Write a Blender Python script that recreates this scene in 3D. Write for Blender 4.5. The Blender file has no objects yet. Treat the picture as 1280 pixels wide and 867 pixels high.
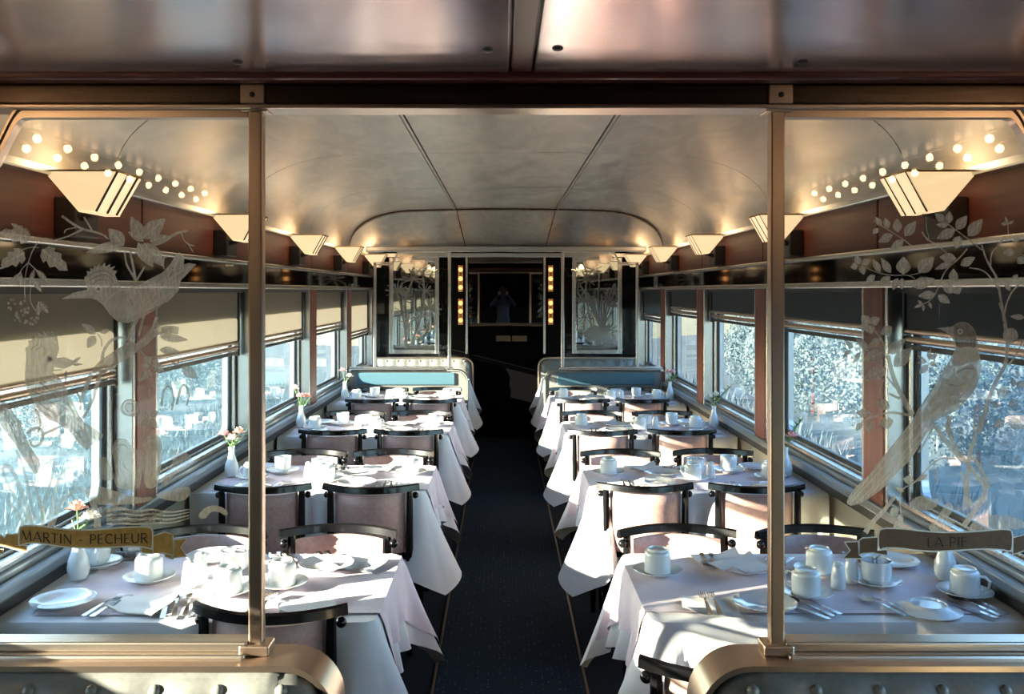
import bpy, bmesh, math, random
import numpy as np
from mathutils import Vector, Matrix, noise
R = math.radians
random.seed(7)
rnd = random.Random(11)
sc = bpy.context.scene
col = sc.collection

# ------------------------------------------------------------------ camera
EX, EZ, FPX, VX, VY = -0.028, 1.71, 1156.0, 629.0, 363.5
cam = bpy.data.cameras.new('camera')
cam.sensor_width = 36
cam.lens = FPX / 1280 * 36
cam.shift_x = (640 - VX) / 1280
cam.shift_y = -(433.5 - VY) / 1280
cam.clip_start = 0.05
co = bpy.data.objects.new('camera', cam)
co.location = (EX, 0, EZ)
co.rotation_euler = (R(90), 0, 0)
col.objects.link(co)
sc.camera = co

# ------------------------------------------------------------------ light
w = bpy.data.worlds.new('sky')
sc.world = w
w.use_nodes = True
nt = w.node_tree
bg = nt.nodes['Background']
sky = nt.nodes.new('ShaderNodeTexSky')
sky.sky_type = 'NISHITA'
sky.sun_disc = False
sky.sun_elevation = R(16)
sky.sun_rotation = R(293)
sky.air_density = 1.0
sky.dust_density = 1.0
sky.ozone_density = 1.5
nt.links.new(sky.outputs[0], bg.inputs[0])
bg.inputs[1].default_value = 1.25
sun = bpy.data.lights.new('sun', 'SUN')
sun.energy = 72
sun.color = (1.0, 0.78, 0.54)
sun.angle = R(0.6)
so = bpy.data.objects.new('sun', sun)
so.rotation_euler = Vector((1.0, 0.42, -0.25)).to_track_quat('-Z', 'Y').to_euler()
so.location = (-20, -8, 8)
col.objects.link(so)
vs = sc.view_settings
vs.view_transform = 'Standard'
vs.look = 'None'
vs.exposure = 0.08
vs.gamma = 1
vs.use_curve_mapping = False
cy = sc.cycles
cy.use_denoising = True
cy.max_bounces = 9
cy.diffuse_bounces = 5
cy.glossy_bounces = 5
cy.transmission_bounces = 6
cy.transparent_max_bounces = 24
cy.caustics_reflective = False
cy.caustics_refractive = False
cy.sample_clamp_indirect = 6

# ------------------------------------------------------------------ materials
MATS = {}
def mat(name, base, rough=0.5, metal=0.0, coat=0.0, emit=None, es=0.0, sheen=0.0, spec=0.5):
    m = bpy.data.materials.new(name)
    m.use_nodes = True
    b = m.node_tree.nodes['Principled BSDF']
    b.inputs['Base Color'].default_value = (*base, 1)
    b.inputs['Roughness'].default_value = rough
    b.inputs['Metallic'].default_value = metal
    b.inputs['Coat Weight'].default_value = coat
    b.inputs['Coat Roughness'].default_value = 0.06
    b.inputs['Sheen Weight'].default_value = sheen
    b.inputs['Specular IOR Level'].default_value = spec
    if emit:
        b.inputs['Emission Color'].default_value = (*emit, 1)
        b.inputs['Emission Strength'].default_value = es
    MATS[name] = m
    return m
def nodes(m): return m.node_tree.nodes, m.node_tree.links, m.node_tree.nodes['Principled BSDF']
def texco(m, scale=(1, 1, 1), kind='Object'):
    N, L, b = nodes(m)
    t = N.new('ShaderNodeTexCoord'); mp = N.new('ShaderNodeMapping')
    mp.inputs['Scale'].default_value = scale
    L.new(t.outputs[kind], mp.inputs['Vector'])
    return mp.outputs[0]
def noise_var(m, c1, c2, scale=(8, 8, 8), ns=1.0, detail=5, lo=.35, hi=.65, bump=0.0, dist=0.002, rough=None, distortion=0):
    N, L, b = nodes(m)
    v = texco(m, scale)
    n = N.new('ShaderNodeTexNoise'); n.inputs['Scale'].default_value = ns; n.inputs['Detail'].default_value = detail
    n.inputs['Distortion'].default_value = distortion
    L.new(v, n.inputs['Vector'])
    r = N.new('ShaderNodeValToRGB')
    r.color_ramp.elements[0].position = lo; r.color_ramp.elements[0].color = (*c1, 1)
    r.color_ramp.elements[1].position = hi; r.color_ramp.elements[1].color = (*c2, 1)
    L.new(n.outputs['Fac'], r.inputs[0]); L.new(r.outputs[0], b.inputs['Base Color'])
    if bump:
        bp = N.new('ShaderNodeBump'); bp.inputs['Strength'].default_value = bump; bp.inputs['Distance'].default_value = dist
        L.new(n.outputs['Fac'], bp.inputs['Height']); L.new(bp.outputs[0], b.inputs['Normal'])
    if rough:
        mr = N.new('ShaderNodeMapRange'); mr.inputs['To Min'].default_value = rough[0]; mr.inputs['To Max'].default_value = rough[1]
        mr.inputs['From Min'].default_value = .3; mr.inputs['From Max'].default_value = .7
        L.new(n.outputs['Fac'], mr.inputs['Value']); L.new(mr.outputs[0], b.inputs['Roughness'])
    return m

lacquer = mat('black lacquer', (.005, .005, .006), .2, coat=.1, spec=.28)
pink = noise_var(mat('pink leather', (.5, .33, .3), .42), (.42, .265, .235), (.50, .325, .285), (60, 60, 60), bump=.15, dist=.001)
white_cloth = noise_var(mat('white linen', (.86, .86, .87), .8, sheen=.2), (.82, .82, .84), (.88, .88, .89), (7, 7, 7), bump=.25, dist=.006)
pink_cloth = noise_var(mat('rose linen', (.8, .68, .72), .8, sheen=.2), (.74, .62, .67), (.84, .73, .77), (9, 9, 9), bump=.45, dist=.007)
napkin_m = noise_var(mat('napkin linen', (.84, .83, .82), .8), (.8, .8, .8), (.87, .87, .86), (14, 14, 14), bump=.2, dist=.004)
china = mat('white china', (.82, .84, .83), .12, coat=.6)
steel = mat('cutlery steel', (.72, .72, .72), .14, 1)
alu = mat('satin aluminium', (.60, .60, .59), .27, 1)
bronze = mat('satin bronze', (.57, .445, .355), .3, 1)
pale_bronze = mat('pale lit bronze', (.60, .53, .46), .3, 1)  # ledge bronze paled, its lit look put into the colour
dark_metal = mat('dark header metal', (.085, .06, .045), .24, .9)
brass = mat('brass trim', (.66, .45, .2), .25, 1)
brass_dark = mat('dark brass strip', (.06, .042, .024), .6, .5)  # brass darkened evenly so the aisle strips stay faint
wood = noise_var(mat('red wood panel', (.12, .035, .022), .42, spec=.3), (.135, .034, .02), (.20, .054, .031), (2, 2, 26), ns=1.4, detail=6)
wood_p = noise_var(mat('red wood pillar', (.17, .055, .038), .42, spec=.3), (.16, .045, .029), (.235, .074, .047), (14, 14, 1.5), ns=1.4, detail=6)
black_glass = mat('black glass band', (.004, .005, .006), .05, spec=.35)
burgundy = noise_var(mat('burgundy enamel', (.2, .10, .10), .3, .85), (.60, .46, .48), (.68, .535, .55), (.8, 3, 3), rough=(.16, .22))
burg_strip = mat('burgundy strip', (.12, .035, .035), .35, .2, coat=.2)
vault = noise_var(mat('brushed vault panel', (.5, .47, .42), .45, .68), (.38, .36, .325), (.55, .52, .47), (5, 1.6, 5), ns=1.3, detail=8, bump=.04, dist=.002, rough=(.34, .48), distortion=1.4)
seam_m = mat('dark seam', (.02, .018, .016), .6)
leather = noise_var(mat('sage leather', (.135, .142, .142), .36, coat=.1), (.15, .155, .15), (.18, .185, .175), (80, 80, 80), bump=.12, dist=.001)
back_panel = mat('teal back panel', (.05, .12, .16), .4, coat=.1)
wains = noise_var(mat('cream wainscot', (.5, .45, .34), .45), (.46, .41, .31), (.55, .5, .38), (4, 4, 4))
sill_m = mat('blue grey sill', (.27, .31, .35), .3, .7)
rubber = mat('dark gasket', (.015, .016, .018), .45)
brown_dark = mat('dark bracket', (.016, .013, .012), .45)
void_m = mat('dark end wall', (.003, .0028, .003), .7, spec=.08)
door_m = mat('shade black door', (.0012, .0012, .0015), .8, spec=.02)  # shade of the unlit passage put into the door colour
mirror = mat('mirror', (.62, .66, .66), .015, 1)
amber = mat('amber tube', (.6, .25, .07), .25, emit=(1, .30, .05), es=.35)
shell_m = mat('amber lamp reflection', (.7, .5, .32), .3, emit=(1, .58, .28), es=.45)
bulb_m = mat('bulb', (1, .8, .5), .3, emit=(1, .62, .25), es=4)
strip_bulb = mat('amber strip bulb', (1, .6, .3), .3, emit=(1, .42, .12), es=2.1)
row_bulb = mat('ceiling bulb', (1, .8, .5), .3, emit=(1, .70, .38), es=42)
leaf_m = noise_var(mat('flower leaf', (.1, .22, .06), .5), (.07, .17, .05), (.15, .30, .09), (50, 50, 50))
stem_m = mat('flower stem', (.14, .25, .08), .5)
petal_pink = noise_var(mat('pink petal', (.8, .25, .3), .6), (.80, .36, .40), (.9, .60, .60), (60, 60, 60))
petal_white = noise_var(mat('white petal', (.85, .82, .76), .6), (.8, .76, .66), (.9, .88, .84), (60, 60, 60))
gold = noise_var(mat('gold banner', (.45, .27, .075), .5), (.40, .235, .062), (.5, .31, .095), (90, 90, 90))
brownb = noise_var(mat('brown banner', (.10, .055, .03), .5), (.085, .047, .026), (.115, .066, .037), (90, 90, 90))
ink = mat('banner ink', (.03, .018, .012), .5)
ink_black = mat('banner black ink', (.008, .006, .006), .5)
packet = mat('sugar packet', (.55, .57, .62), .5)
skin_m = mat('skin', (.45, .28, .2), .5)
shirt_m = mat('dark blue shirt', (.03, .045, .09), .8)
hair_m = mat('dark hair', (.02, .014, .01), .6)
cam_m = mat('camera body', (.01, .01, .01), .4)

# shade glass: lit from the bulb inside
shade_m = mat('frosted lamp glass', (.9, .78, .6), .35, emit=(1, .68, .36), es=1.0)
def glass(name, tint, film=0.0, film_col=(.7, .8, .9), refl=1.0, film_tex=False):
    m = bpy.data.materials.new(name); m.use_nodes = True
    N, L = m.node_tree.nodes, m.node_tree.links
    N.clear()
    out = N.new('ShaderNodeOutputMaterial')
    tr = N.new('ShaderNodeBsdfTransparent'); tr.inputs[0].default_value = (*tint, 1)
    gl = N.new('ShaderNodeBsdfGlossy'); gl.inputs['Roughness'].default_value = .0
    gl.inputs['Color'].default_value = (.95, .98, 1, 1)
    fr = N.new('ShaderNodeFresnel'); fr.inputs['IOR'].default_value = 1.5
    ge = N.new('ShaderNodeNewGeometry')
    inv = N.new('ShaderNodeMath'); inv.operation = 'SUBTRACT'; inv.inputs[0].default_value = refl
    mul = N.new('ShaderNodeMath'); mul.operation = 'MULTIPLY'; mul.use_clamp = True
    sc_ = N.new('ShaderNodeMath'); sc_.operation = 'MULTIPLY'; sc_.inputs[1].default_value = refl
    L.new(ge.outputs['Backfacing'], sc_.inputs[0]); L.new(sc_.outputs[0], inv.inputs[1])
    L.new(fr.outputs[0], mul.inputs[0]); L.new(inv.outputs[0], mul.inputs[1])
    base = tr.outputs[0]
    if film > 0:
        df = N.new('ShaderNodeBsdfDiffuse'); df.inputs[0].default_value = (*film_col, 1)
        tl = N.new('ShaderNodeBsdfTranslucent'); tl.inputs[0].default_value = (*film_col, 1)
        ad = N.new('ShaderNodeMixShader'); ad.inputs[0].default_value = .5
        L.new(df.outputs[0], ad.inputs[1]); L.new(tl.outputs[0], ad.inputs[2])
        mx = N.new('ShaderNodeMixShader'); mx.inputs[0].default_value = film
        if film_tex:
            t = N.new('ShaderNodeTexCoord'); n = N.new('ShaderNodeTexNoise')
            n.inputs['Scale'].default_value = 16; n.inputs['Detail'].default_value = 6; n.inputs['Distortion'].default_value = 2.5
            L.new(t.outputs['Object'], n.inputs['Vector'])
            mr = N.new('ShaderNodeMapRange'); mr.inputs['From Min'].default_value = .35; mr.inputs['From Max'].default_value = .7
            mr.inputs['To Min'].default_value = film * .5; mr.inputs['To Max'].default_value = film * 1.7
            L.new(n.outputs['Fac'], mr.inputs['Value']); L.new(mr.outputs[0], mx.inputs[0])
        L.new(tr.outputs[0], mx.inputs[1]); L.new(ad.outputs[0], mx.inputs[2])
        base = mx.outputs[0]
    mx2 = N.new('ShaderNodeMixShader')
    L.new(mul.outputs[0], mx2.inputs[0]); L.new(base, mx2.inputs[1]); L.new(gl.outputs[0], mx2.inputs[2])
    L.new(mx2.outputs[0], out.inputs[0])
    return m
win_glass_sunny = glass('sunny side window glass', (.86, .94, .985), .042, (.36, .68, .95), 1.5, True)  # sunny side copy, film thinned to dim the glare
win_glass = glass('window glass', (.86, .94, .985), .075, (.36, .68, .95), 1.5, True)  # blue haze put into the film colour
clear_glass = glass('partition glass', (.96, .98, .98), 0, refl=1.0)
def etched(name, dens, c):
    m = bpy.data.materials.new(name); m.use_nodes = True
    N, L = m.node_tree.nodes, m.node_tree.links
    N.clear()
    out = N.new('ShaderNodeOutputMaterial')
    tr = N.new('ShaderNodeBsdfTransparent')
    df = N.new('ShaderNodeBsdfDiffuse'); df.inputs[0].default_value = (*c, 1)
    tl = N.new('ShaderNodeBsdfTranslucent'); tl.inputs[0].default_value = (*c, 1)
    a = N.new('ShaderNodeMixShader'); a.inputs[0].default_value = .65
    L.new(df.outputs[0], a.inputs[1]); L.new(tl.outputs[0], a.inputs[2])
    mx = N.new('ShaderNodeMixShader'); mx.inputs[0].default_value = dens
    t = N.new('ShaderNodeTexCoord'); mp = N.new('ShaderNodeMapping'); mp.inputs['Scale'].default_value = (260, 260, 70)
    mp.inputs['Rotation'].default_value = (0, R(35), 0)
    n = N.new('ShaderNodeTexNoise'); n.inputs['Scale'].default_value = 1; n.inputs['Detail'].default_value = 4
    L.new(t.outputs['Object'], mp.inputs['Vector']); L.new(mp.outputs[0], n.inputs['Vector'])
    mr = N.new('ShaderNodeMapRange'); mr.inputs['From Min'].default_value = .3; mr.inputs['From Max'].default_value = .7
    mr.inputs['To Min'].default_value = dens * .72; mr.inputs['To Max'].default_value = min(1, dens * 1.2)
    L.new(n.outputs['Fac'], mr.inputs['Value']); L.new(mr.outputs[0], mx.inputs[0])
    L.new(tr.outputs[0], mx.inputs[1]); L.new(a.outputs[0], mx.inputs[2]); L.new(mx.outputs[0], out.inputs[0])
    return m
etch = etched('etched glass', .72, (.90, .87, .80))
etch_pale = etched('faint etched glass', .46, (.88, .86, .80))
etch_line = etched('bright etched line', .92, (.98, .97, .94))
etch_dark = etched('deep etched shading', .6, (.26, .24, .21))
etch_white = mat('white outline', (.75, .8, .8), .5)
def fabric(name, c, tl):
    m = bpy.data.materials.new(name); m.use_nodes = True
    N, L = m.node_tree.nodes, m.node_tree.links
    N.clear()
    out = N.new('ShaderNodeOutputMaterial')
    df = N.new('ShaderNodeBsdfDiffuse'); df.inputs[0].default_value = (*c, 1)
    t = N.new('ShaderNodeBsdfTranslucent'); t.inputs[0].default_value = (*c, 1)
    a = N.new('ShaderNodeMixShader'); a.inputs[0].default_value = tl
    n = N.new('ShaderNodeTexNoise'); n.inputs['Scale'].default_value = 90; n.inputs['Detail'].default_value = 4
    tc = N.new('ShaderNodeTexCoord'); L.new(tc.outputs['Object'], n.inputs['Vector'])
    b = N.new('ShaderNodeBump'); b.inputs['Strength'].default_value = .3; b.inputs['Distance'].default_value = .002
    L.new(n.outputs['Fac'], b.inputs['Height']); L.new(b.outputs[0], df.inputs['Normal'])
    L.new(df.outputs[0], a.inputs[1]); L.new(t.outputs[0], a.inputs[2]); L.new(a.outputs[0], out.inputs[0])
    return m
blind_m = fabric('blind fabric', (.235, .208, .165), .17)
blind_in_shade = fabric('shade darkened blind fabric', (.12, .13, .13), .15)  # same blind fabric, with the shade of its side put into the colour

# carpet with woven dots
carpet = mat('navy carpet', (.01, .016, .028), .95, spec=.1)
def dotted(m, c0, c1, s, thr):
    N, L, b = nodes(m)
    v = texco(m, (s, s, s))
    vo = N.new('ShaderNodeTexVoronoi'); vo.inputs['Scale'].default_value = 1; vo.inputs['Randomness'].default_value = .12
    L.new(v, vo.inputs['Vector'])
    r = N.new('ShaderNodeValToRGB'); r.color_ramp.elements[0].position = thr; r.color_ramp.elements[0].color = (*c1, 1)
    r.color_ramp.elements[1].position = thr + .08; r.color_ramp.elements[1].color = (*c0, 1)
    L.new(vo.outputs['Distance'], r.inputs[0]); L.new(r.outputs[0], b.inputs['Base Color'])
dotted(carpet, (.006, .0145, .028), (.13, .21, .30), 42, .2)
side_carpet = noise_var(mat('side carpet', (.008, .012, .02), .95, spec=.1), (.004, .008, .015), (.008, .015, .028), (120, 120, 120))

# outside
dirt = noise_var(mat('pale grass ground', (.2, .22, .2), .95), (.03, .045, .05), (.065, .085, .09), (1.2, 1.2, 1.2), detail=8)
shrub_m = noise_var(mat('shrub leaf', (.14, .2, .1), .7), (.05, .085, .09), (.11, .15, .16), (1.5, 1.5, 1.5), detail=6)
grass_m = noise_var(mat('dry grass', (.4, .4, .26), .8), (.03, .05, .06), (.07, .10, .115), (2, 2, 2), detail=6)
skin_out = mat('outer steel skin', (.5, .5, .52), .35, .8)

# ------------------------------------------------------------------ mesh helpers
class MB:
    def __init__(s): s.v = []; s.f = []; s.flat = False
    def add(s, vs_, fs):
        o = len(s.v); s.v += [tuple(p) for p in vs_]; s.f += [tuple(i + o for i in f) for f in fs]; return s
    def box(s, x0, x1, y0, y1, z0, z1, b=0.0):
        if x0 > x1: x0, x1 = x1, x0
        if y0 > y1: y0, y1 = y1, y0
        if z0 > z1: z0, z1 = z1, z0
        b = min(b, (x1 - x0) * .45, (y1 - y0) * .45, (z1 - z0) * .45)
        if b <= 0:
            v = [(x, y, z) for x in (x0, x1) for y in (y0, y1) for z in (z0, z1)]
            return s.add(v, [(0, 1, 3, 2), (4, 6, 7, 5), (0, 4, 5, 1), (2, 3, 7, 6), (0, 2, 6, 4), (1, 5, 7, 3)])
        s.flat = True
        bm = bmesh.new()
        bmesh.ops.create_cube(bm, size=1)
        for q in bm.verts:
            q.co = Vector(((x0 + x1) / 2 + q.co.x * (x1 - x0), (y0 + y1) / 2 + q.co.y * (y1 - y0), (z0 + z1) / 2 + q.co.z * (z1 - z0)))
        bmesh.ops.bevel(bm, geom=bm.edges[:], offset=b, segments=2, profile=.5, affect='EDGES')
        bm.verts.index_update()
        s.add([q.co[:] for q in bm.verts], [[q.index for q in f.verts] for f in bm.faces]); bm.free(); return s
    def lathe(s, prof, n=20, c=(0, 0, 0), sx=1, sy=1, cap=True):
        v = []; f = []
        for r, z in prof:
            for k in range(n):
                a = 2 * math.pi * k / n
                v.append((c[0] + r * sx * math.cos(a), c[1] + r * sy * math.sin(a), c[2] + z))
        for i in range(len(prof) - 1):
            for k in range(n):
                f.append((i * n + k, i * n + (k + 1) % n, (i + 1) * n + (k + 1) % n, (i + 1) * n + k))
        if cap:
            if prof[0][0] > 1e-5: f.append(tuple(range(n))[::-1])
            if prof[-1][0] > 1e-5: f.append(tuple((len(prof) - 1) * n + k for k in range(n)))
        return s.add(v, f)
    def tube(s, pts, rad, n=8, flat=1.0, cap=True, up=None):
        pts = [Vector(p) for p in pts]
        if not hasattr(rad, '__len__'): rad = [rad] * len(pts)
        v = []; f = []
        u = up and Vector(up)
        for i, p in enumerate(pts):
            d = (pts[min(i + 1, len(pts) - 1)] - pts[max(i - 1, 0)]).normalized()
            if u is None:
                u = d.orthogonal().normalized()
            a = (u - d * u.dot(d))
            a = a.normalized() if a.length > 1e-6 else d.orthogonal().normalized()
            bb = d.cross(a)
            if up is None: u = a
            for k in range(n):
                t = 2 * math.pi * k / n
                v.append(p + (a * math.cos(t) + bb * math.sin(t) * flat) * rad[i])
        for i in range(len(pts) - 1):
            for k in range(n):
                f.append((i * n + k, i * n + (k + 1) % n, (i + 1) * n + (k + 1) % n, (i + 1) * n + k))
        if cap: f.append(tuple(range(n))[::-1]); f.append(tuple((len(pts) - 1) * n + k for k in range(n)))
        return s.add(v, f)
    def sweep(s, pts, sec, normals):
        """rectangular-ish section sec [(a,b)] swept along pts; a along normals[i], b along z"""
        n = len(sec); v = []; f = []
        for p, nn in zip(pts, normals):
            for a, b in sec: v.append((p[0] + nn[0] * a, p[1] + nn[1] * a, p[2] + b))
        for i in range(len(pts) - 1):
            for k in range(n):
                f.append((i * n + k, i * n + (k + 1) % n, (i + 1) * n + (k + 1) % n, (i + 1) * n + k))
        f.append(tuple(range(n))[::-1]); f.append(tuple((len(pts) - 1) * n + k for k in range(n)))
        return s.add(v, f)
    def ball(s, c, r, n=10, m=6, sz=1):
        return s.lathe([(max(1e-6, r * math.sin(math.pi * i / m)), -r * sz * math.cos(math.pi * i / m)) for i in range(m + 1)], n, c, cap=False)
    def grid(s, P):
        """P[i][j] points"""
        a = len(P); b = len(P[0])
        return s.add([p for r in P for p in r], [(i * b + j, i * b + j + 1, (i + 1) * b + j + 1, (i + 1) * b + j) for i in range(a - 1) for j in range(b - 1)])
    def build(s, name, m, parent=None, smooth=True, recalc=True):
        me = bpy.data.meshes.new(name)
        me.from_pydata(s.v, [], s.f)
        if recalc:
            bm = bmesh.new(); bm.from_mesh(me); bmesh.ops.recalc_face_normals(bm, faces=bm.faces); bm.to_mesh(me); bm.free()
        if smooth:
            me.shade_smooth(); me.set_sharp_from_angle(angle=R(12 if s.flat else 38))
        me.materials.append(m)
        o = bpy.data.objects.new(name, me); col.objects.link(o)
        if parent: o.parent = parent
        return o

def tag(o, label=None, cat=None, group=None, kind=None):
    if label: o['label'] = label
    if cat: o['category'] = cat
    if group: o['group'] = group
    if kind: o['kind'] = kind
    return o
def empty(name, loc=(0, 0, 0), rz=0, label=None, cat=None, group=None, kind=None):
    o = bpy.data.objects.new(name, None); col.objects.link(o)
    o.location = loc; o.rotation_euler = (0, 0, rz); o.empty_display_size = .05
    return tag(o, label, cat, group, kind)
def copy_tree(o, parent=None):
    c = o.copy(); col.objects.link(c)
    if parent: c.parent = parent
    for ch in list(o.children): copy_tree(ch, c)
    return c
USED = set()
def place(proto, loc, rz=0, label=None, group=None, cat=None):
    """the first call moves the prototype itself, later ones copy it"""
    o = proto if proto.name not in USED else copy_tree(proto)
    USED.add(proto.name)
    o.location = loc; o.rotation_euler = (0, 0, rz)
    return tag(o, label, cat, group)
def struct(o): o['kind'] = 'structure'; return o

BIRD = {-1: 'kingfisher', 1: 'magpie'}
ORD = ['first', 'second', 'third', 'fourth', 'fifth', 'sixth', 'seventh']
P = 1.72
ROW = [3.05 + P * k for k in range(4)]
PIL = [0.46 + P * k for k in range(7)]          # pillar centres
WIN = [-0.40 + P * k for k in range(7)]         # window centres
Y0, Y1 = -1.3, 10.80                            # ends of the car
XW = 1.53                                       # inner wall plane
YP, YF = 1.96, 9.0                              # near and far glass partitions

# ------------------------------------------------------------------ shell
f = MB().box(-1.75, 1.75, Y0 - .1, Y1 + .9, -.06, 0).build('floor', side_carpet); struct(f)
for s, nm in ((-1, 'left'), (1, 'right')):
    wl = empty('wall_' + nm); struct(wl)
    bird = BIRD[s]
    X = lambda a: s * a
    MB().box(X(XW + .02), X(XW + .10), Y0, Y1, 0, .80, 0).build('wainscot', wains, wl)
    MB().box(X(XW - .02), X(XW + .02), Y0, Y1, .785, .825, .008).build('sill_nose', sill_m, wl)
    MB().box(X(XW - .012), X(XW + .015), Y0, Y1, .745, .785, .004).build('sill_dark_strip', rubber, wl)  # dark strip below the sill nose
    # stepped sill towards the glass
    MB().box(X(XW + .02), X(XW + .10), Y0, Y1, .80, .845, .006).build('sill_step', sill_m, wl)
    MB().box(X(XW + .035), X(XW + .075), Y0, Y1, .845, .868, .005).build('sill_track', alu, wl)
    # upper trims, glass band and wood panels
    MB().box(X(XW - .01), X(XW + .10), Y0, Y1, 1.722, 1.752, .006).build('window_rail', alu, wl)
    for k in range(7):
        ya = (PIL[k] - P if k else Y0) + .003; yb = (PIL[k] if k < 6 else Y1) - .003
        if k < 6 or yb > ya: MB().box(X(XW + .012), X(XW + .05), ya, yb, 1.752, 1.862).build('glass_band', black_glass, wl)
    MB().box(X(XW - .015), X(XW + .06), Y0, Y1, 1.862, 1.884, .005).build('band_trim', alu, wl)
    for k in range(8):
        ya = max(Y0, PIL[0] + P * (k - 1)) + .008; yb = min(Y1, PIL[0] + P * k) - .008
        if yb - ya > .1: MB().box(X(XW + .02), X(XW + .05), ya, yb, 1.884, 2.09, .004).build('wood_panel', wood, wl)
    MB().box(X(XW + .045), X(XW + .07), Y0, Y1, 1.70, 2.2).build('dark_backing', seam_m, wl)
    MB().box(X(XW - .03), X(XW + .04), Y0, Y1, 2.085, 2.125, .008).build('cove_trim', alu, wl)
    # pillars between the windows
    for y in PIL:
        MB().box(X(XW + .0), X(XW + .16), y - .105, y + .105, .80, 1.73, .006).build('pillar_panel', wood_p, wl)
        for q in (-1, 1):
            MB().box(X(XW + .005), X(XW + .16), y + q * .108, y + q * .135, .80, 1.73, .004).build('pillar_jamb', alu, wl)
            MB().box(X(XW + .075), X(XW + .16), y + q * .135, y + q * .148, .80, 1.73, .003).build('jamb_gasket', rubber, wl)
    # outer skin with rounded window openings
    sk = MB()
    xo0, xo1 = X(XW + .115), X(XW + .145)
    zb, zt, hw, rr = .862, 1.575, .66, .09
    for k, yc in enumerate(WIN):
        ya, yb = yc - P / 2, yc + P / 2
        ya = max(ya, Y0); yb = min(yb, Y1)
        zb, rr = (1.12, .17) if (s < 0 and k < 2) else (.862, .09)  # unseen near openings raised to shape the sun on the bench
        loop = []
        for (cy_, cz_, a0) in ((yc + hw - rr, zt - rr, 0), (yc - hw + rr, zt - rr, 90), (yc - hw + rr, zb + rr, 180), (yc + hw - rr, zb + rr, 270)):
            for i in range(7):
                a = R(a0 + 90 * i / 6); loop.append((cy_ + rr * math.cos(a), cz_ + rr * math.sin(a)))
        outer = []
        for (py_, pz_) in loop:   # project to outer rectangle by direction
            dy, dz = py_ - yc, pz_ - (zb + zt) / 2
            H0, H1 = 0.0 - (zb + zt) / 2, 2.2 - (zb + zt) / 2
            t = 1e9
            if dy > 1e-9: t = min(t, (yb - yc) / dy)
            if dy < -1e-9: t = min(t, (ya - yc) / dy)
            if dz > 1e-9: t = min(t, H1 / dz)
            if dz < -1e-9: t = min(t, H0 / dz)
            outer.append((yc + dy * t, (zb + zt) / 2 + dz * t))
        n = len(loop); v = []
        for (a, b) in ((loop, xo0), (loop, xo1), (outer, xo0), (outer, xo1)):
            v += [(b, q[0], q[1]) for q in a]
        fs = []
        for i in range(n):
            j = (i + 1) % n
            fs += [(i, j, n + j, n + i), (i, 2 * n + i, 2 * n + j, j), (n + i, n + j, 3 * n + j, 3 * n + i)]
        # rectangle corners missed by projection
        sk.add(v, fs)
        for (cy2, cz2) in ((ya, 0), (ya, 2.2), (yb, 0), (yb, 2.2)):
            best = sorted(outer, key=lambda q: (q[0] - cy2) ** 2 + (q[1] - cz2) ** 2)
            onv = [q for q in outer if abs(q[0] - cy2) < 1e-6]; onh = [q for q in outer if abs(q[1] - cz2) < 1e-6]
            if onv and onh:
                q1 = min(onv, key=lambda q: abs(q[1] - cz2)); q2 = min(onh, key=lambda q: abs(q[0] - cy2))
                sk.add([(xo0, *q1), (xo0, *q2), (xo0, cy2, cz2)], [(0, 1, 2)]); sk.add([(xo1, *q1), (xo1, *q2), (xo1, cy2, cz2)], [(0, 1, 2)])
    sk.build('outer_skin', skin_out, wl, smooth=False)
    # windows
    for k, yc in enumerate(WIN):
        wn = empty('window_%d' % (k + 1 + (7 if s > 0 else 0)), (X(XW + .11), yc, .8)); struct(wn)
        ya, yb = -.712, .712
        xi = X(-.01)
        fr = [('sash', alu, .028, -.03), ('sash_gasket', rubber, .045, -.012)]
        for nm2, mm, wd, xo in fr:
            xa, xb = X(xo), X(xo + .03)
            for q in (-1, 1):
                MB().box(xa, xb, q * .712, q * (.712 - wd), .06, .93, .004).build(nm2, mm, wn)
            MB().box(xa, xb, -.712 + wd, .712 - wd, .05, .05 + wd, .004).build(nm2, mm, wn)
            MB().box(xa, xb, -.712 + wd, .712 - wd, .90, .93, .004).build(nm2, mm, wn)
        MB().box(X(-.004), X(.002), -.68, .68, .06, .93).build('glass_pane', win_glass if s > 0 else win_glass_sunny, wn, smooth=False)
        # roller blind, a thing of its own
        if -0.5 < yc:
            zl = 1.41 if s < 0 else 1.55
            if s < 0 and k < 2: zl = 1.31  # unseen near blinds lowered to keep sun off the banner
            if k == 6: zl = 1.28 if s < 0 else 1.45
            b = empty('roller_blind', (X(XW + .055), yc, 1.72), 0, '%s roller blind part way down the %s window %s the %s glass' % ('beige grey' if s < 0 else 'shade-darkened grey', ORD[k - 2] if k > 1 else ORD[1 - k], 'beyond' if k > 1 else 'this side of', bird), 'blind', 'roller blinds')
            MB().grid([[(X(.0015 * math.sin(i * 1.3)), -.655 + 1.31 * i / 14, z) for i in range(15)] for z in (zl - 1.72, (zl - 1.72) / 2, 0)]).build('fabric', blind_m if s < 0 else blind_in_shade, b)
            MB().tube([(0, -.66, zl - 1.72), (0, .66, zl - 1.72)], .011, 10).build('bottom_bar', bronze, b)
            MB().tube([(X(.004), -.66, zl - 1.753), (X(.004), .66, zl - 1.753)], .014, 10).build('pull_bar', bronze, b)
            MB().box(X(-.006), X(.010), -.66, .66, zl - 1.792, zl - 1.772, .003).build('bar_seal', rubber, b)
            for q in (-1, 1):
                MB().box(X(-.012), X(.02), q * .655, q * .672, zl - 1.80, 0, .003).build('guide', rubber, b)

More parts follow.
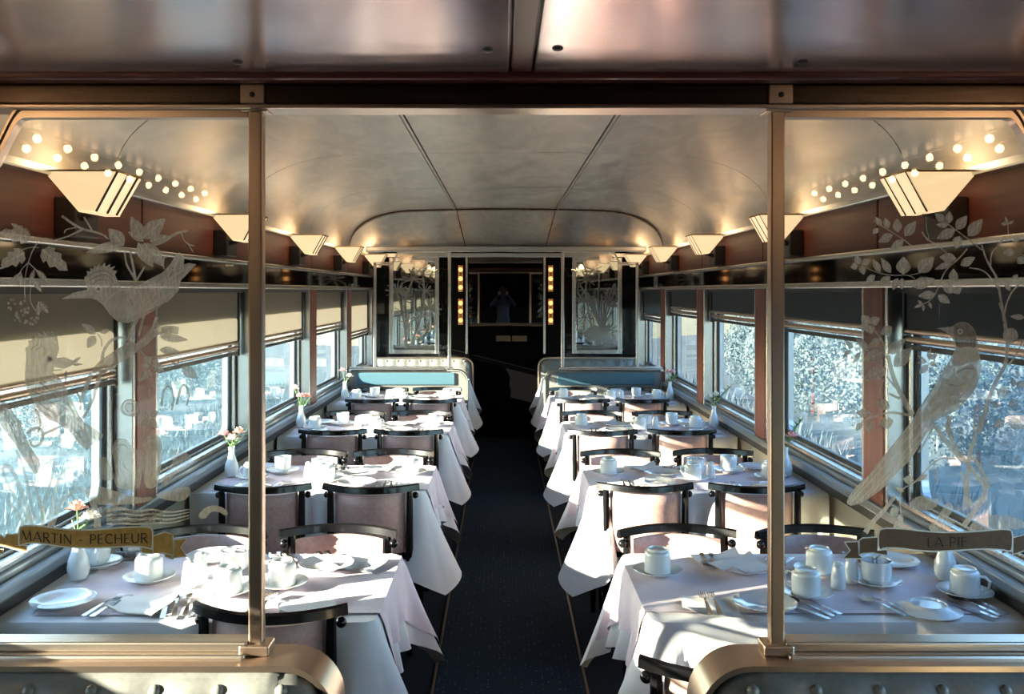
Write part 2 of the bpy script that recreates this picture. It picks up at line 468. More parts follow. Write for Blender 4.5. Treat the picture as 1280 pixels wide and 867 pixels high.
# end walls
we = MB().box(-1.7, 1.7, Y1 + .02, Y1 + .1, 0, 2.6).build('wall_back', void_m); struct(we)
wf = MB().box(-1.7, 1.7, Y0 - .1, Y0, 0, 2.6).build('wall_front', void_m); struct(wf)

# ------------------------------------------------------------------ vaulted ceiling
def prof(t, hw=1.50, top=2.50, spr=2.115):
    """t in -1..1 across the car -> (x, z)"""
    flat = .80
    a = abs(t)
    if a < .5:
        x = flat * a / .5; z = top - .012 * (a / .5) ** 2
    else:
        u = (a - .5) / .5 * math.pi / 2
        e = 2 / 2.3
        x = flat + (hw - flat) * (math.sin(u) ** e if u > 0 else 0); z = spr + (top - .012 - spr) * (max(0, math.cos(u)) ** e)
    return (math.copysign(x, t), z)
cl = empty('ceiling'); struct(cl)
SEAM_Y = [1.99, 3.50, 5.28, 7.06, 8.85]
tx = .295   # seam between centre and cove strips
def vault_strip(t0, t1, ya, yb, n, top=2.5, top2=None, spr=2.115, off=0):
    top2 = top if top2 is None else top2
    Pn = []
    for (y, tp) in ((ya, top), (yb, top2)):
        Pn.append([(prof(t0 + (t1 - t0) * i / n, top=tp, spr=spr)[0], y, prof(t0 + (t1 - t0) * i / n, top=tp, spr=spr)[1] + off) for i in range(n + 1)])
    v = Pn[0] + Pn[1]; m = n + 1
    v2 = [(p[0], p[1], p[2] + .012) for p in v]
    fs = []
    for i in range(n):
        fs += [(i, i + 1, m + i + 1, m + i), (2 * m + i, 3 * m + i, 3 * m + i + 1, 2 * m + i + 1)]
        fs += [(i, 2 * m + i, 2 * m + i + 1, i + 1), (m + i, m + i + 1, 3 * m + i + 1, 3 * m + i)]
    fs += [(0, m, 3 * m, 2 * m), (n, 2 * m + n, 3 * m + n, m + n)]
    return MB().add(v + v2, fs)
g = .0035; gt = .0028
for a, b in zip(SEAM_Y[:-1], SEAM_Y[1:]):
    for (t0, t1, n) in ((-1, -tx - gt, 20), (-tx + gt, tx - gt, 10), (tx + gt, 1, 20)):
        vault_strip(t0, t1, a + g, b - g, n).build('vault_panel', vault, cl)
for q in (-1, 1):   # thin ribs along the long seams
    xq = q * (prof(tx)[0] + .022)
    MB().box(xq - .004, xq + .004, 2.0, 8.84, 2.486, 2.495, .001).build('seam_strip', vault, cl)
for (t0, t1, n) in ((-1, -tx - gt, 20), (-tx + gt, tx - gt, 10), (tx + gt, 1, 20)):
    vault_strip(t0, t1, 8.86, Y1, n, 2.475, 2.24, 2.09).build('vault_panel', vault, cl)
vault_strip(-1, 1, 8.835, 8.862, 44, 2.487, 2.487, 2.10).build('arch_rib', dark_metal, cl)
vault_strip(-1, 1, 1.9, Y1 + .1, 40, off=.02).build('vault_backing', seam_m, cl)
vault_strip(-1, 1, Y0 - .1, Y1 + .1, 40, top=2.66, spr=2.16).build('roof', skin_out, cl)
# lowered burgundy ceiling over the near section
MB().box(-1.55, 1.55, Y0, 1.90, 2.165, 2.20).build('soffit', burg_strip, cl)
MB().box(-1.52, -.016, Y0, 1.865, 2.15, 2.17, .004).build('soffit_panel', burgundy, cl)
MB().box(.034, 1.52, Y0, 1.865, 2.15, 2.17, .004).build('soffit_panel', burgundy, cl)
MB().box(-.012, .030, Y0, 1.88, 2.152, 2.17, .004).build('centre_strip', burg_strip, cl)
MB().box(-1.55, 1.55, 1.868, 1.915, 2.138, 2.17, .006).build('soffit_lip', burg_strip, cl)
for px_, py_ in ((297, 77), (610, 62), (697, 60), (1003, 77)):
    d = .44 * FPX / (VY - py_); x = (px_ - VX) * d / FPX + EX
    MB().lathe([(.0001, -.004), (.007, -.0035), (.010, -.001), (.011, .002)], 14, (x, d, 2.149)).build('screw', brown_dark, cl)
# aisle carpet
ac = MB().box(-.325, .325, Y0 + .02, Y1 - .3, 0, .008, .002).build('carpet_runner', carpet)
tag(ac, 'dark navy carpet runner with small pale dots along the aisle', 'carpet')
for i, q in enumerate((-1, 1)):
    struct(MB().box(q * .325, q * .337, Y0 + .02, Y1 - .3, 0, .011, .002).build('trim_%d' % (i + 1), brass_dark))

# ------------------------------------------------------------------ etched drawing on the near panes
GY = YP - .004
def px3(p, y=None):
    y = GY if y is None else y
    return ((p[0] - VX) * y / FPX + EX, y, EZ - (p[1] - VY) * y / FPX)
def smooth_loop(pts, closed=True, it=2):
    pts = [Vector(p) for p in pts]
    for _ in range(it):
        out = []
        n = len(pts)
        rng = range(n if closed else n - 1)
        if not closed: out.append(pts[0])
        for i in rng:
            a, b = pts[i], pts[(i + 1) % n]
            out += [a * .75 + b * .25, a * .25 + b * .75]
        if not closed: out.append(pts[-1])
        pts = out
    return pts
def plate(name, pts, m, parent, lay=0, smooth=1, y=None, inv=None, thick=.0006):
    """flat etched figure on the pane: closed outline in picture units"""
    pts = [(q[0], q[1]) for q in pts]
    if smooth: pts = [(p.x, p.y) for p in smooth_loop([(a, b, 0) for a, b in pts], True, smooth)]
    y = (GY if y is None else y) - lay * .0005
    bm = bmesh.new()
    vsx = [bm.verts.new(px3(p, GY)) for p in pts]
    for q in vsx: q.co.y = y
    es = [bm.edges.new((vsx[i], vsx[(i + 1) % len(vsx)])) for i in range(len(vsx))]
    bmesh.ops.triangle_fill(bm, use_beauty=True, edges=es)
    me = bpy.data.meshes.new(name); bm.to_mesh(me); bm.free(); me.materials.append(m)
    o = bpy.data.objects.new(name, me); col.objects.link(o); o.parent = parent
    return o
def stroke_pts(pts, w0, w1=None, it=2):
    """outline quads of a tapering stroke in picture units"""
    if w1 is None: w1 = w0
    c = smooth_loop([(a, b, 0) for a, b in pts], False, it) if it else [Vector((a, b, 0)) for a, b in pts]
    n = len(c); L = []; Rr = []
    for i, p in enumerate(c):
        d = (c[min(i + 1, n - 1)] - c[max(i - 1, 0)])
        d = d.normalized() if d.length > 1e-6 else Vector((1, 0, 0))
        nn = Vector((-d.y, d.x, 0)); ww = (w0 + (w1 - w0) * i / (n - 1)) / 2
        L.append(p + nn * ww); Rr.append(p - nn * ww)
    return L, Rr
def strokes(name, lst, m, parent, lay=0, it=2):
    """lst of (points, w0, w1) -> one etched figure made of strokes"""
    b = MB()
    y = GY - lay * .0005
    for pts, w0, w1 in lst:
        L, Rr = stroke_pts(pts, w0, w1, it)
        v = []
        for p, q in zip(L, Rr):
            a = px3((p.x, p.y)); c = px3((q.x, q.y)); v += [(a[0], y, a[2]), (c[0], y, c[2])]
        b.add(v, [(2 * i, 2 * i + 1, 2 * i + 3, 2 * i + 2) for i in range(len(L) - 1)])
    return b.build(name, m, parent, smooth=False, recalc=False)
def leaf(parent, x, y, ang, ln, wd, m=None, lobes=0):
    """one etched leaf: base at (x, y), pointing at ang degrees (0 = right, 90 = up)"""
    a = R(ang); ca, sa = math.cos(a), -math.sin(a)
    out = []
    prof_ = [(0, 0), (.12, .55), (.35, 1), (.6, .85), (.82, .4), (1, 0)]
    if lobes: prof_ = [(0, .15), (.08, .7), (.28, 1.0), (.30, .62), (.52, .95), (.62, .5), (.8, .55), (1, 0)]
    side = lambda sg: [(x + ca * u * ln - sa * sg * v * wd / 2, y + sa * u * ln + ca * sg * v * wd / 2) for u, v in prof_]
    p1 = side(1); p2 = side(-1)[1:-1][::-1]
    plate('etched_leaf', p1 + p2, m or etch, parent, 1, 0 if lobes else 1)
    mid = [(x + ca * u * ln, y + sa * u * ln) for u in (0, .5, .95)]
    ls = [(mid, max(.8, wd * .09), .4)]
    for u in (.25, .45, .65):
        for sg in (-1, 1):
            b0 = (x + ca * u * ln, y + sa * u * ln); v = .62 * wd / 2 * (1.1 - u)*1.3
            b1 = (b0[0] + ca * ln * .2 - sa * sg * v, b0[1] + sa * ln * .2 + ca * sg * v)
            ls.append(([b0, b1], .7, .3))
    strokes('etched_vein', ls, etch_line, parent, 2, 0)

def zc(x0, y0, s): return lambda L: [(x0 + a / s, y0 + b / s) for a, b in L]

# letters: strokes in a unit box, (points, thick?)
def arc(cx, cy_, rx, ry, a0, a1, n=10): return [(cx + rx * math.cos(R(a0 + (a1 - a0) * i / n)), cy_ + ry * math.sin(R(a0 + (a1 - a0) * i / n))) for i in range(n + 1)]
T_, t_ = .15, .075
FONT = {
    'M': (1.05, [([(.06, 0), (.16, 1)], t_), ([(.16, 1), (.52, .05)], T_), ([(.52, .05), (.88, 1)], t_), ([(.88, 1), (.98, 0)], T_)]),
    'A': (.86, [([(.02, 0), (.43, 1)], t_), ([(.43, 1), (.84, 0)], T_), ([(.17, .33), (.69, .33)], t_)]),
    'R': (.70, [([(.10, 0), (.10, 1)], T_), ([(.10, .96), (.34, .96)] + arc(.34, .73, .24, .23, 90, -90) + [(.10, .5)], t_ * 1.3), ([(.30, .5), (.68, 0)], T_)]),
    'T': (.70, [([(.35, 0), (.35, 1)], T_), ([(.0, .96), (.70, .96)], t_)]),
    'I': (.26, [([(.13, 0), (.13, 1)], T_)]),
    'N': (.86, [([(.10, 0), (.10, 1)], t_), ([(.10, 1), (.76, 0)], T_), ([(.76, 0), (.76, 1)], t_)]),
    'P': (.66, [([(.10, 0), (.10, 1)], T_), ([(.10, .96), (.34, .96)] + arc(.34, .70, .26, .26, 90, -90) + [(.10, .44)], t_ * 1.3)]),
    'E': (.60, [([(.10, 0), (.10, 1)], T_), ([(.10, .96), (.55, .96)], t_), ([(.10, .52), (.48, .52)], t_), ([(.10, .04), (.56, .04)], t_)]),
    'C': (.82, [(arc(.48, .5, .40, .47, 45, 315, 16), T_ * .85)]),
    'H': (.82, [([(.10, 0), (.10, 1)], T_), ([(.72, 0), (.72, 1)], T_), ([(.10, .52), (.72, .52)], t_)]),
    'U': (.82, [([(.10, 1), (.10, .35)] + arc(.41, .34, .31, .31, 180, 360, 10) + [(.72, 1)], T_ * .85)]),
    'L': (.58, [([(.10, 0), (.10, 1)], T_), ([(.10, .04), (.55, .04)], t_)]),
    '-': (.50, [([(.08, .38), (.42, .38)], .09)]), ' ': (.38, [])}
def lettering(text, x0, x1, h, base, parent, m):
    tot = sum(FONT[c][0] for c in text) + .12 * (len(text) - 1)
    k = (x1 - x0) / tot; cur = 0
    for c in text:
        wd, st = FONT[c]
        if st:
            cx = x0 + (cur + wd / 2) * k
            sl = (base(cx + 2) - base(cx - 2)) / 4
            ls = []
            for pts, tk in st:
                q = [(x0 + (cur + a) * k, base(x0 + (cur + a) * k) - b * h) for a, b in pts]
                ls.append((q, tk * h, tk * h))
            strokes('letter', ls, m, parent, 8, 0)
        cur += wd + .12

# ------------------------------------------------------------------ partitions
def s_curve(x0, z0, dx, dz, n=12):
    return [(x0 + dx * i / n, z0 + dz * (.5 - .5 * math.cos(math.pi * i / n))) for i in range(n + 1)]
PANE = {}
def partition(y, label, cat='partition', far=False):
    p = empty('glass_partition', (0, 0, 0), 0, label, cat, kind='thing')
    # header beam
    MB().box(-1.36 if far else -1.55, 1.36 if far else 1.55, y - .03, y + .035, 2.098, 2.142 if far else 2.15, .006).build('header', dark_metal if not far else alu, p)
    MB().box(-1.36 if far else -1.55, 1.36 if far else 1.55, y - .036, y + .04, 2.090, 2.100, .003).build('header_lip', bronze if not far else alu, p)
    for s in (-1, 1):
        X = lambda a: s * a
        pm = bronze if not far else alu
        MB().box(X(.535), X(.565), y - .015, y + .015, .945, 2.095, .004).build('post', pm, p)
        MB().box(X(.522), X(.578), y - .026, y + .026, 2.086, 2.10, .003).build('post_collar', pm, p)
        if not far:
            MB().box(X(.525), X(.575), y - .037, y - .028, 2.10, 2.14, .002).build('header_clip', bronze, p)
            MB().ball((X(.55), y - .038, 2.118), .006).build('clip_screw', brown_dark, p)
        MB().box(X(.518), X(.582), y - .028, y + .028, .945, .968, .004).build('post_foot', pm, p)
        # ledge with stepped rails
        MB().box(X(.565), X(1.53), y - .045, y + .045, .925, .955, .006).build('ledge', pale_bronze if not far else alu, p)
        MB().box(X(.565), X(1.53), y - .026, y + .026, .955, .975, .004).build('ledge_step', pale_bronze if not far else alu, p)
        # outer post and the curved top frame following the ceiling
        MB().box(X(1.262), X(1.29), y - .014, y + .014, .955, 1.985, .004).build('outer_post', pm, p)
        xs = 1.035
        path = [(X(.565), y, 2.083)] + [(X(a), y, b) for a, b in s_curve(xs, 2.083, .085, -.115)] + [(X(1.29), y, 1.968)]
        nrm = [(0, -1)] * len(path)
        MB().sweep(path, [(-.014, -.008), (-.014, .008), (.014, .008), (.014, -.008)], nrm).build('top_frame', pm, p)
        path2 = [(a, b, c + .018) for a, b, c in path]
        MB().sweep(path2, [(-.02, -.005), (-.02, .005), (.02, .005), (.02, -.005)], nrm).build('top_molding', pm, p)
        # pane with the same outline
        ol = [(X(.562), .972), (X(.562), 2.078)] + [(X(a), b - .006) for a, b in s_curve(xs, 2.083, .085, -.115)] + [(X(1.27), 1.962), (X(1.27), .972)]
        bm = bmesh.new()
        vv = [bm.verts.new((a, y - .003, b)) for a, b in ol]
        fc = bm.faces.new(vv)
        ex = bmesh.ops.extrude_face_region(bm, geom=[fc])
        for q in ex['geom']:
            if isinstance(q, bmesh.types.BMVert): q.co.y = y + .003
        bmesh.ops.recalc_face_normals(bm, faces=bm.faces)
        me = bpy.data.meshes.new('glass_pane'); bm.to_mesh(me); bm.free(); me.materials.append(clear_glass)
        o = bpy.data.objects.new('glass_pane', me); col.objects.link(o); o.parent = p
        if not far:
            PANE[s] = o; o['label'] = 'pane etched with %s' % ('two crested kingfishers' if s < 0 else 'a long-tailed magpie')
    return p
partition(YP, 'bronze framed glass partition etched with birds across the front of the car')
partition(YF, 'plain glass partition in pale metal frame behind the fourth tables', far=True)
def pieces(parent, org, lvs=(), stems=(), m=None, lobes=0):
    """leaves (base, tip, width) and stems (points, w0, w1) in a zoomed crop (x0, y0, scale)"""
    x0, y0, k = org
    for (bx, by), (tx_, ty), wd in lvs:
        ln = math.hypot(tx_ - bx, ty - by) / k
        leaf(parent, x0 + bx / k, y0 + by / k, math.degrees(math.atan2(-(ty - by), tx_ - bx)), ln, wd / k, m, lobes)
    for pts, w0, w1 in stems:
        strokes('etched_stem', [([(x0 + a / k, y0 + b / k) for a, b in pts], w0, w1)], m or etch, parent, 1)
def shape(parent, org, nm, pts, m, lay=0, sm=1):
    x0, y0, k = org
    return plate(nm, [(x0 + a / k, y0 + b / k) for a, b in pts], m, parent, lay, sm)
def lines(parent, org, lst, m, lay=4, nm='etched_feather'):
    x0, y0, k = org
    for p, w0, w1 in lst: strokes(nm, [([(x0 + a / k, y0 + b / k) for a, b in p], w0, w1)], m, parent, lay)
def disc(cx, cy_, r, n=14): return [(cx + r * math.cos(2 * math.pi * i / n), cy_ + r * math.sin(2 * math.pi * i / n)) for i in range(n)]

# ---- kingfisher pane
g = PANE[-1]
A = (60, 260, 5.42); A2 = (0, 260, 6.194); C = (0, 400, 5.418); D = (120, 400, 5.419); E = (0, 540, 5.42); F = (100, 520, 5.417)
shape(g, A, 'etched_bird', [(95, 615), (180, 570), (268, 552), (258, 500), (246, 468), (268, 455), (262, 425), (288, 430), (286, 404), (308, 412), (312, 388), (330, 402), (345, 378), (360, 396), (388, 368), (390, 396), (425, 378), (418, 404), (458, 392), (438, 420), (470, 425), (455, 450), (480, 510), (500, 545), (560, 540), (620, 520), (700, 475), (770, 440), (830, 380), (870, 310), (895, 300), (925, 330), (920, 380), (960, 372), (1005, 380), (960, 430), (900, 490), (885, 560), (830, 620), (740, 680), (640, 740), (540, 780), (470, 765), (420, 720), (375, 655), (330, 622), (300, 610), (200, 612)], etch, 2, 0)
shape(g, A, 'etched_breast', [(380, 650), (420, 600), (470, 560), (540, 560), (520, 640), (540, 720), (530, 770), (470, 760), (420, 715)], etch_pale, 3)
lines(g, A, [([(375, 655), (420, 600), (490, 555), (600, 530)], 1.2, .8), ([(600, 530), (640, 600), (620, 690), (560, 740)], 1.2, .6), ([(650, 640), (690, 580), (740, 520)], 1.4, .5), ([(620, 690), (680, 640), (740, 570)], 1.4, .5), ([(660, 700), (730, 640), (800, 560)], 1.2, .5), ([(740, 560), (800, 520), (880, 490)], 1.2, .5), ([(760, 620), (820, 580), (885, 560)], 1.2, .5), ([(770, 500), (850, 420), (890, 330)], 1.2, .5), ([(820, 480), (900, 430), (990, 385)], 1.2, .5), ([(540, 690), (600, 640), (640, 590)], 1.0, .5), ([(100, 614), (200, 590), (320, 585)], .8, .5)], etch_line)
lines(g, A, [([(280, 460), (330, 430), (400, 420), (450, 470)], 1, .6), ([(285, 490), (340, 455), (410, 450), (450, 510)], 1, .6), ([(300, 520), (350, 480), (420, 490)], 1, .6), ([(400, 560), (430, 520), (470, 520)], 1, .6), ([(560, 620), (580, 660)], 1.5, .6), ([(690, 700), (800, 640)], 1.2, .6), ([(850, 400), (830, 470)], 1.5, .6)], etch_dark)
shape(g, A, 'etched_eye', disc(345, 548, 24), etch_line, 5, 0); shape(g, A, 'etched_pupil', disc(347, 548, 11), etch_dark, 6, 0)
pieces(g, A, [((635, 205), (560, 52), 95), ((640, 205), (800, 68), 120), ((690, 225), (820, 188), 62), ((610, 235), (715, 405), 95), ((650, 235), (790, 400), 100), ((650, 225), (540, 158), 50)], [([(700, 250), (780, 230), (850, 180), (900, 160), (950, 155)], 4.5, 2.2), ([(905, 170), (920, 220), (960, 250), (992, 255)], 2, 1), ([(950, 240), (985, 300)], 1.8, .8), ([(600, 500), (560, 430), (530, 380), (520, 290)], 3, 2), ([(592, 490), (580, 400), (555, 290)], 4, 2), ([(600, 490), (630, 440), (655, 395)], 3, 2), ([(785, 410), (780, 350), (800, 320)], 1.6, 1)])
pieces(g, A2, [((960, 275), (658, 345), 85), ((960, 290), (838, 155), 120)], [([(480, 60), (560, 120), (640, 165), (720, 180), (800, 205), (840, 240)], 3.4, 2.2), ([(640, 165), (540, 215), (420, 252)], 3, 1.4), ([(650, 68), (700, 150), (720, 180)], 2, 2), ([(500, 195), (505, 165), (590, 150)], 1.5, 1.5), ([(300, 255), (250, 330), (220, 420), (200, 500), (190, 600), (195, 700)], 1.4, 1), ([(220, 420), (160, 480), (135, 560)], 1.3, 1), ([(220, 420), (270, 470), (340, 520)], 1.3, 1), ([(150, 330), (240, 300), (300, 305)], 1, 1), ([(240, 600), (230, 720), (280, 800)], 1, .8)])
pieces(g, A2, [((330, 320), (525, 485), 150), ((190, 345), (5, 445), 140), ((238, 225), (-8, 185), 130), ((225, 200), (85, 118), 60), ((60, 440), (-5, 470), 30)], m=etch, lobes=1)
pieces(g, A2, [((165, 495), (65, 595), 34), ((165, 500), (160, 612), 34), ((268, 472), (225, 595), 40), ((280, 478), (380, 578), 46), ((255, 540), (325, 655), 50), ((300, 720), (380, 815), 60), ((300, 730), (300, 840), 46)], m=etch_pale)
for cx, cy_ in ((95, 740), (200, 760), (190, 850), (130, 840), (330, 790), (260, 850)):
    b_ = MB()
    for q in range(7):
        r_ = random.Random(q + cx); x = cx + r_.uniform(-40, 40); y = cy_ + r_.uniform(-50, 50)
        pp = [px3((0 + a / 6.194, 260 + b2 / 6.194)) for a, b2 in disc(x, y, 11, 8)]
        b_.add([(p[0], GY - .0008, p[2]) for p in pp], [tuple(range(8))])
    b_.build('etched_berries', etch_pale, g, smooth=False, recalc=False)
# second, upright kingfisher
shape(g, C, 'etched_bird', [(180, 250), (172, 190), (200, 170), (190, 140), (220, 135), (205, 112), (240, 122), (232, 85), (275, 125), (250, 75), (300, 112), (290, 65), (335, 108), (318, 68), (355, 100), (350, 75), (375, 105), (388, 88), (395, 140), (402, 200), (385, 255), (440, 250), (490, 270), (520, 275), (495, 300), (480, 312), (430, 330), (370, 315), (358, 350), (400, 390), (440, 440), (480, 520), (530, 630), (570, 690), (640, 730), (700, 772), (690, 800), (640, 830), (590, 880), (540, 840), (480, 760), (430, 715), (330, 670), (260, 600), (210, 530), (175, 440), (168, 370)], etch, 2, 0)
lines(g, C, [([(290, 420), (360, 480), (440, 560)], 1.4, .5), ([(250, 470), (330, 540), (420, 610)], 1.4, .5), ([(230, 530), (320, 600), (420, 660)], 1.4, .5), ([(420, 500), (480, 590), (540, 690)], 1.4, .5), ([(480, 720), (560, 800), (600, 870)], 1.2, .5), ([(530, 710), (600, 770), (660, 810)], 1.2, .5), ([(380, 280), (440, 290), (490, 290)], .8, .5)], etch_line)
lines(g, C, [([(270, 420), (340, 470)], 1.6, .6), ([(220, 480), (300, 510)], 1.4, .6), ([(240, 540), (330, 570)], 1.2, .6), ([(330, 560), (430, 540)], 1.0, .6), ([(300, 620), (400, 690)], 1.2, .6), ([(215, 200), (260, 160)], 1.2, .6), ([(250, 200), (300, 170)], 1.2, .6), ([(360, 340), (430, 335)], 1.8, .8)], etch_dark)
shape(g, C, 'etched_eye', disc(340, 262, 24), etch_line, 5, 0); shape(g, C, 'etched_pupil', disc(342, 262, 12), etch_dark, 6, 0)
pieces(g, C, [((650, 95), (552, 22), 60), ((645, 105), (590, 190), 70), ((680, 85), (748, 66), 34), ((490, 290), (550, 248), 26), ((490, 300), (565, 298), 20), ((450, 340), (445, 420), 22)], [([(900, 150), (800, 215), (700, 280), (630, 345), (575, 470), (545, 560)], 8, 5), ([(690, 330), (645, 480), (605, 600), (560, 665)], 7, 3), ([(690, 300), (700, 200), (760, 125), (850, 112)], 5, 3), ([(800, 215), (860, 190), (920, 170)], 9, 9), ([(480, 500), (520, 480), (550, 540), (545, 610)], 3, 2), ([(660, 90), (690, 130), (690, 180)], 1.6, 1.6)])
shape(g, (0, 400, 2.709), 'etched_bird', [(-5, 285), (20, 272), (50, 318), (75, 350), (85, 390), (110, 440), (142, 482), (122, 530), (95, 490), (60, 432), (30, 390), (-5, 345)], etch, 2)
lines(g, (0, 400, 2.709), [([(10, 290), (40, 350), (80, 420)], 1.4, .6), ([(20, 330), (60, 400), (110, 500)], 1.4, .6), ([(95, 430), (125, 510)], 1.2, .6)], etch_line)
pieces(g, (0, 400, 2.709), [], [([(90, 385), (120, 360), (150, 375), (140, 420), (110, 430), (100, 405)], 4, 3), ([(140, 390), (180, 370), (230, 350)], 4, 2), ([(120, 300), (140, 340), (130, 380)], 3, 2)])
pieces(g, D, [((420, 95), (545, 40), 70), ((430, 110), (632, 135), 60), ((430, 200), (572, 215), 60), ((370, 310), (300, 300), 50), ((375, 300), (330, 240), 60), ((380, 300), (465, 345), 70), ((370, 330), (290, 420), 60), ((390, 300), (420, 255), 50), ((345, 660), (310, 610), 40), ((365, 655), (428, 615), 46), ((350, 665), (300, 725), 46), ((360, 670), (352, 752), 50), ((370, 665), (415, 735), 46), ((580, 315), (695, 395), 80)], [([(560, 70), (460, 60), (390, 85), (330, 150), (230, 215), (100, 300), (0, 370)], 9, 10), ([(300, -60), (250, 60), (215, 140)], 4, 4), ([(330, -40), (300, 60), (290, 110)], 3, 3), ([(410, -20), (390, 50), (340, 110)], 4, 3), ([(300, 205), (350, 260), (440, 240)], 2.5, 2), ([(375, 350), (395, 460)], 2.5, 1.5), ([(385, 440), (362, 470), (358, 535)], 2.2, 1.2), ([(520, 285), (545, 312), (575, 250)], 3, 1.5), ([(445, 580), (455, 470), (495, 440), (530, 500), (515, 610)], 3, 2.5), ([(548, 570), (575, 450), (605, 432), (635, 500), (615, 580)], 3, 2), ([(320, 860), (315, 760), (345, 680)], 1.6, 1.2)])
for pts in ([(160, 600), (180, 555), (220, 530), (270, 540), (300, 580), (295, 640), (250, 660), (180, 640)],):
    shape(g, D, 'etched_rosette', pts, etch_pale, 1)
lines(g, D, [(disc(230, 590, 30, 8), 1, 1), (disc(230, 590, 55, 10), 1, 1)], etch_line, 3, 'etched_petal')
for pts in ([(225, 180), (260, 145), (320, 155), (340, 200), (400, 230), (430, 280), (420, 400), (400, 500), (300, 500), (230, 470), (240, 330), (220, 260)], [(430, 180), (450, 135), (490, 118), (540, 135), (560, 190), (555, 300), (540, 400), (520, 480), (440, 490), (430, 350), (440, 250)]):
    shape(g, F, 'etched_flower', pts, etch_pale if pts[0][0] < 300 else etch, 1)
lines(g, F, [([(440, 200), (480, 150), (540, 190)], 1.2, 1), ([(450, 240), (490, 200), (550, 230)], 1.2, 1), ([(450, 480), (470, 380), (540, 300)], 1, .5), ([(480, 490), (500, 400), (550, 340)], 1, .5), ([(250, 330), (300, 420), (310, 490)], 1, .5), ([(280, 300), (340, 400), (360, 490)], 1, .5), ([(240, 220), (290, 180), (330, 220)], 1.2, 1)], etch_line, 3, 'etched_petal')
shape(g, F, 'etched_tulip', [(98, 330), (120, 280), (180, 270), (210, 340), (235, 420), (200, 440), (120, 420)], etch_pale, 1)
shape(g, F, 'etched_tulip', [(600, 262), (640, 225), (700, 228), (770, 292), (740, 330), (660, 360), (580, 480), (545, 470), (580, 380), (640, 310)], etch_pale, 1)
for pts in ([(20, 500), (100, 460), (250, 510), (400, 555), (500, 540), (480, 580), (300, 600), (100, 600)], [(500, 525), (600, 500), (740, 468), (755, 520), (700, 580), (560, 565)], [(790, 680), (850, 610), (940, 600), (1010, 650), (990, 680), (930, 640), (880, 650), (850, 700)]):
    shape(g, F, 'etched_leaf', pts, etch_pale, 1)
lines(g, F, [([(180, 640 + 30 * j), (280, 620 + 34 * j), (380, 650 + 28 * j), (480, 625 + 30 * j), (600, 655 + 24 * j), (740, 630 + 20 * j)], 3.2 if j % 2 else 5, 1.4) for j in range(4)], etch_pale, 1, 'etched_water')
lines(g, F, [([(220, 655 + 34 * j), (330, 640 + 30 * j), (460, 665 + 26 * j), (560, 640 + 30 * j)], 3, 4) for j in range(3)], etch_dark, 2, 'etched_water')
pieces(g, E, [], [([(22, 225), (80, 240), (140, 370), (200, 560), (225, 650)], 6, 4), ([(15, 240), (40, 330), (110, 450), (180, 560), (205, 650)], 4, 4), ([(372, 195), (350, 310), (300, 500), (285, 650)], 2.5, 5), ([(592, 292), (520, 235), (440, 242), (390, 330), (360, 460), (335, 640)], 1.5, 6), ([(215, 325), (260, 430), (290, 560), (295, 650)], 2, 5), ([(535, 372), (600, 420), (650, 520), (665, 650)], 5, 9), ([(540, 375), (450, 430), (390, 520), (350, 650)], 4, 6), ([(110, 120), (160, 230), (200, 420), (240, 600)], 3, 4), ([(60, 470), (130, 560), (170, 650)], 4, 5)], m=etch_pale)

# gold scroll: MARTIN - PECHEUR
def ribbon(parent, org, main, folds, fill, edge, nm):
    x0, y0, k = org
    for pts in folds:
        q = [(x0 + a / k, y0 + b / k) for a, b in pts]
        plate('banner_fold', q, fill, parent, 5, 0)
        strokes('banner_outline', [(q + q[:1], 1.5, 1.5)], edge, parent, 6, 0)
    q = [(p.x, p.y) for p in smooth_loop([(x0 + a / k, y0 + b / k, 0) for a, b in main], True, 1)]
    plate(nm, q, fill, parent, 6, 0)
    strokes('banner_outline', [(q + q[:1], 1.8, 1.8)], edge, parent, 7, 0)
Gz = (160, 660, 6.194)
ribbon(g, E, [(135, 645), (165, 630), (230, 628), (300, 635), (420, 652), (560, 660), (700, 655), (850, 640), (1000, 636), (1036, 650), (1040, 700), (1036, 790), (1010, 782), (960, 770), (850, 770), (720, 778), (560, 782), (420, 772), (300, 752), (200, 745), (140, 765), (132, 760)],
       [[(5, 690), (40, 712), (45, 690), (132, 685), (132, 760), (185, 765), (188, 808), (130, 795), (0, 762)], [(0, 790), (28, 790), (28, 822), (0, 822)], [(960, 772), (1040, 790), (1040, 820), (965, 815)], [(1040, 700), (1120, 672), (1175, 690), (1180, 830), (1120, 815), (1040, 818)], [(1118, 818), (1180, 832), (1180, 856), (1122, 842)], [(1182, 725), (1270, 718), (1228, 778), (1268, 838), (1150, 852), (1182, 832)]], gold, etch_white, 'banner')
bl = lambda x: 674.2 + 5.0 * math.sin(min(1, max(0, (x - 30) / 70)) * math.pi / 2) - (1.6 * max(0, (x - 110) / 74) ** 1.2)
lettering('MARTIN - PECHEUR', 27.5, 185.5, 12.3, bl, g, ink)

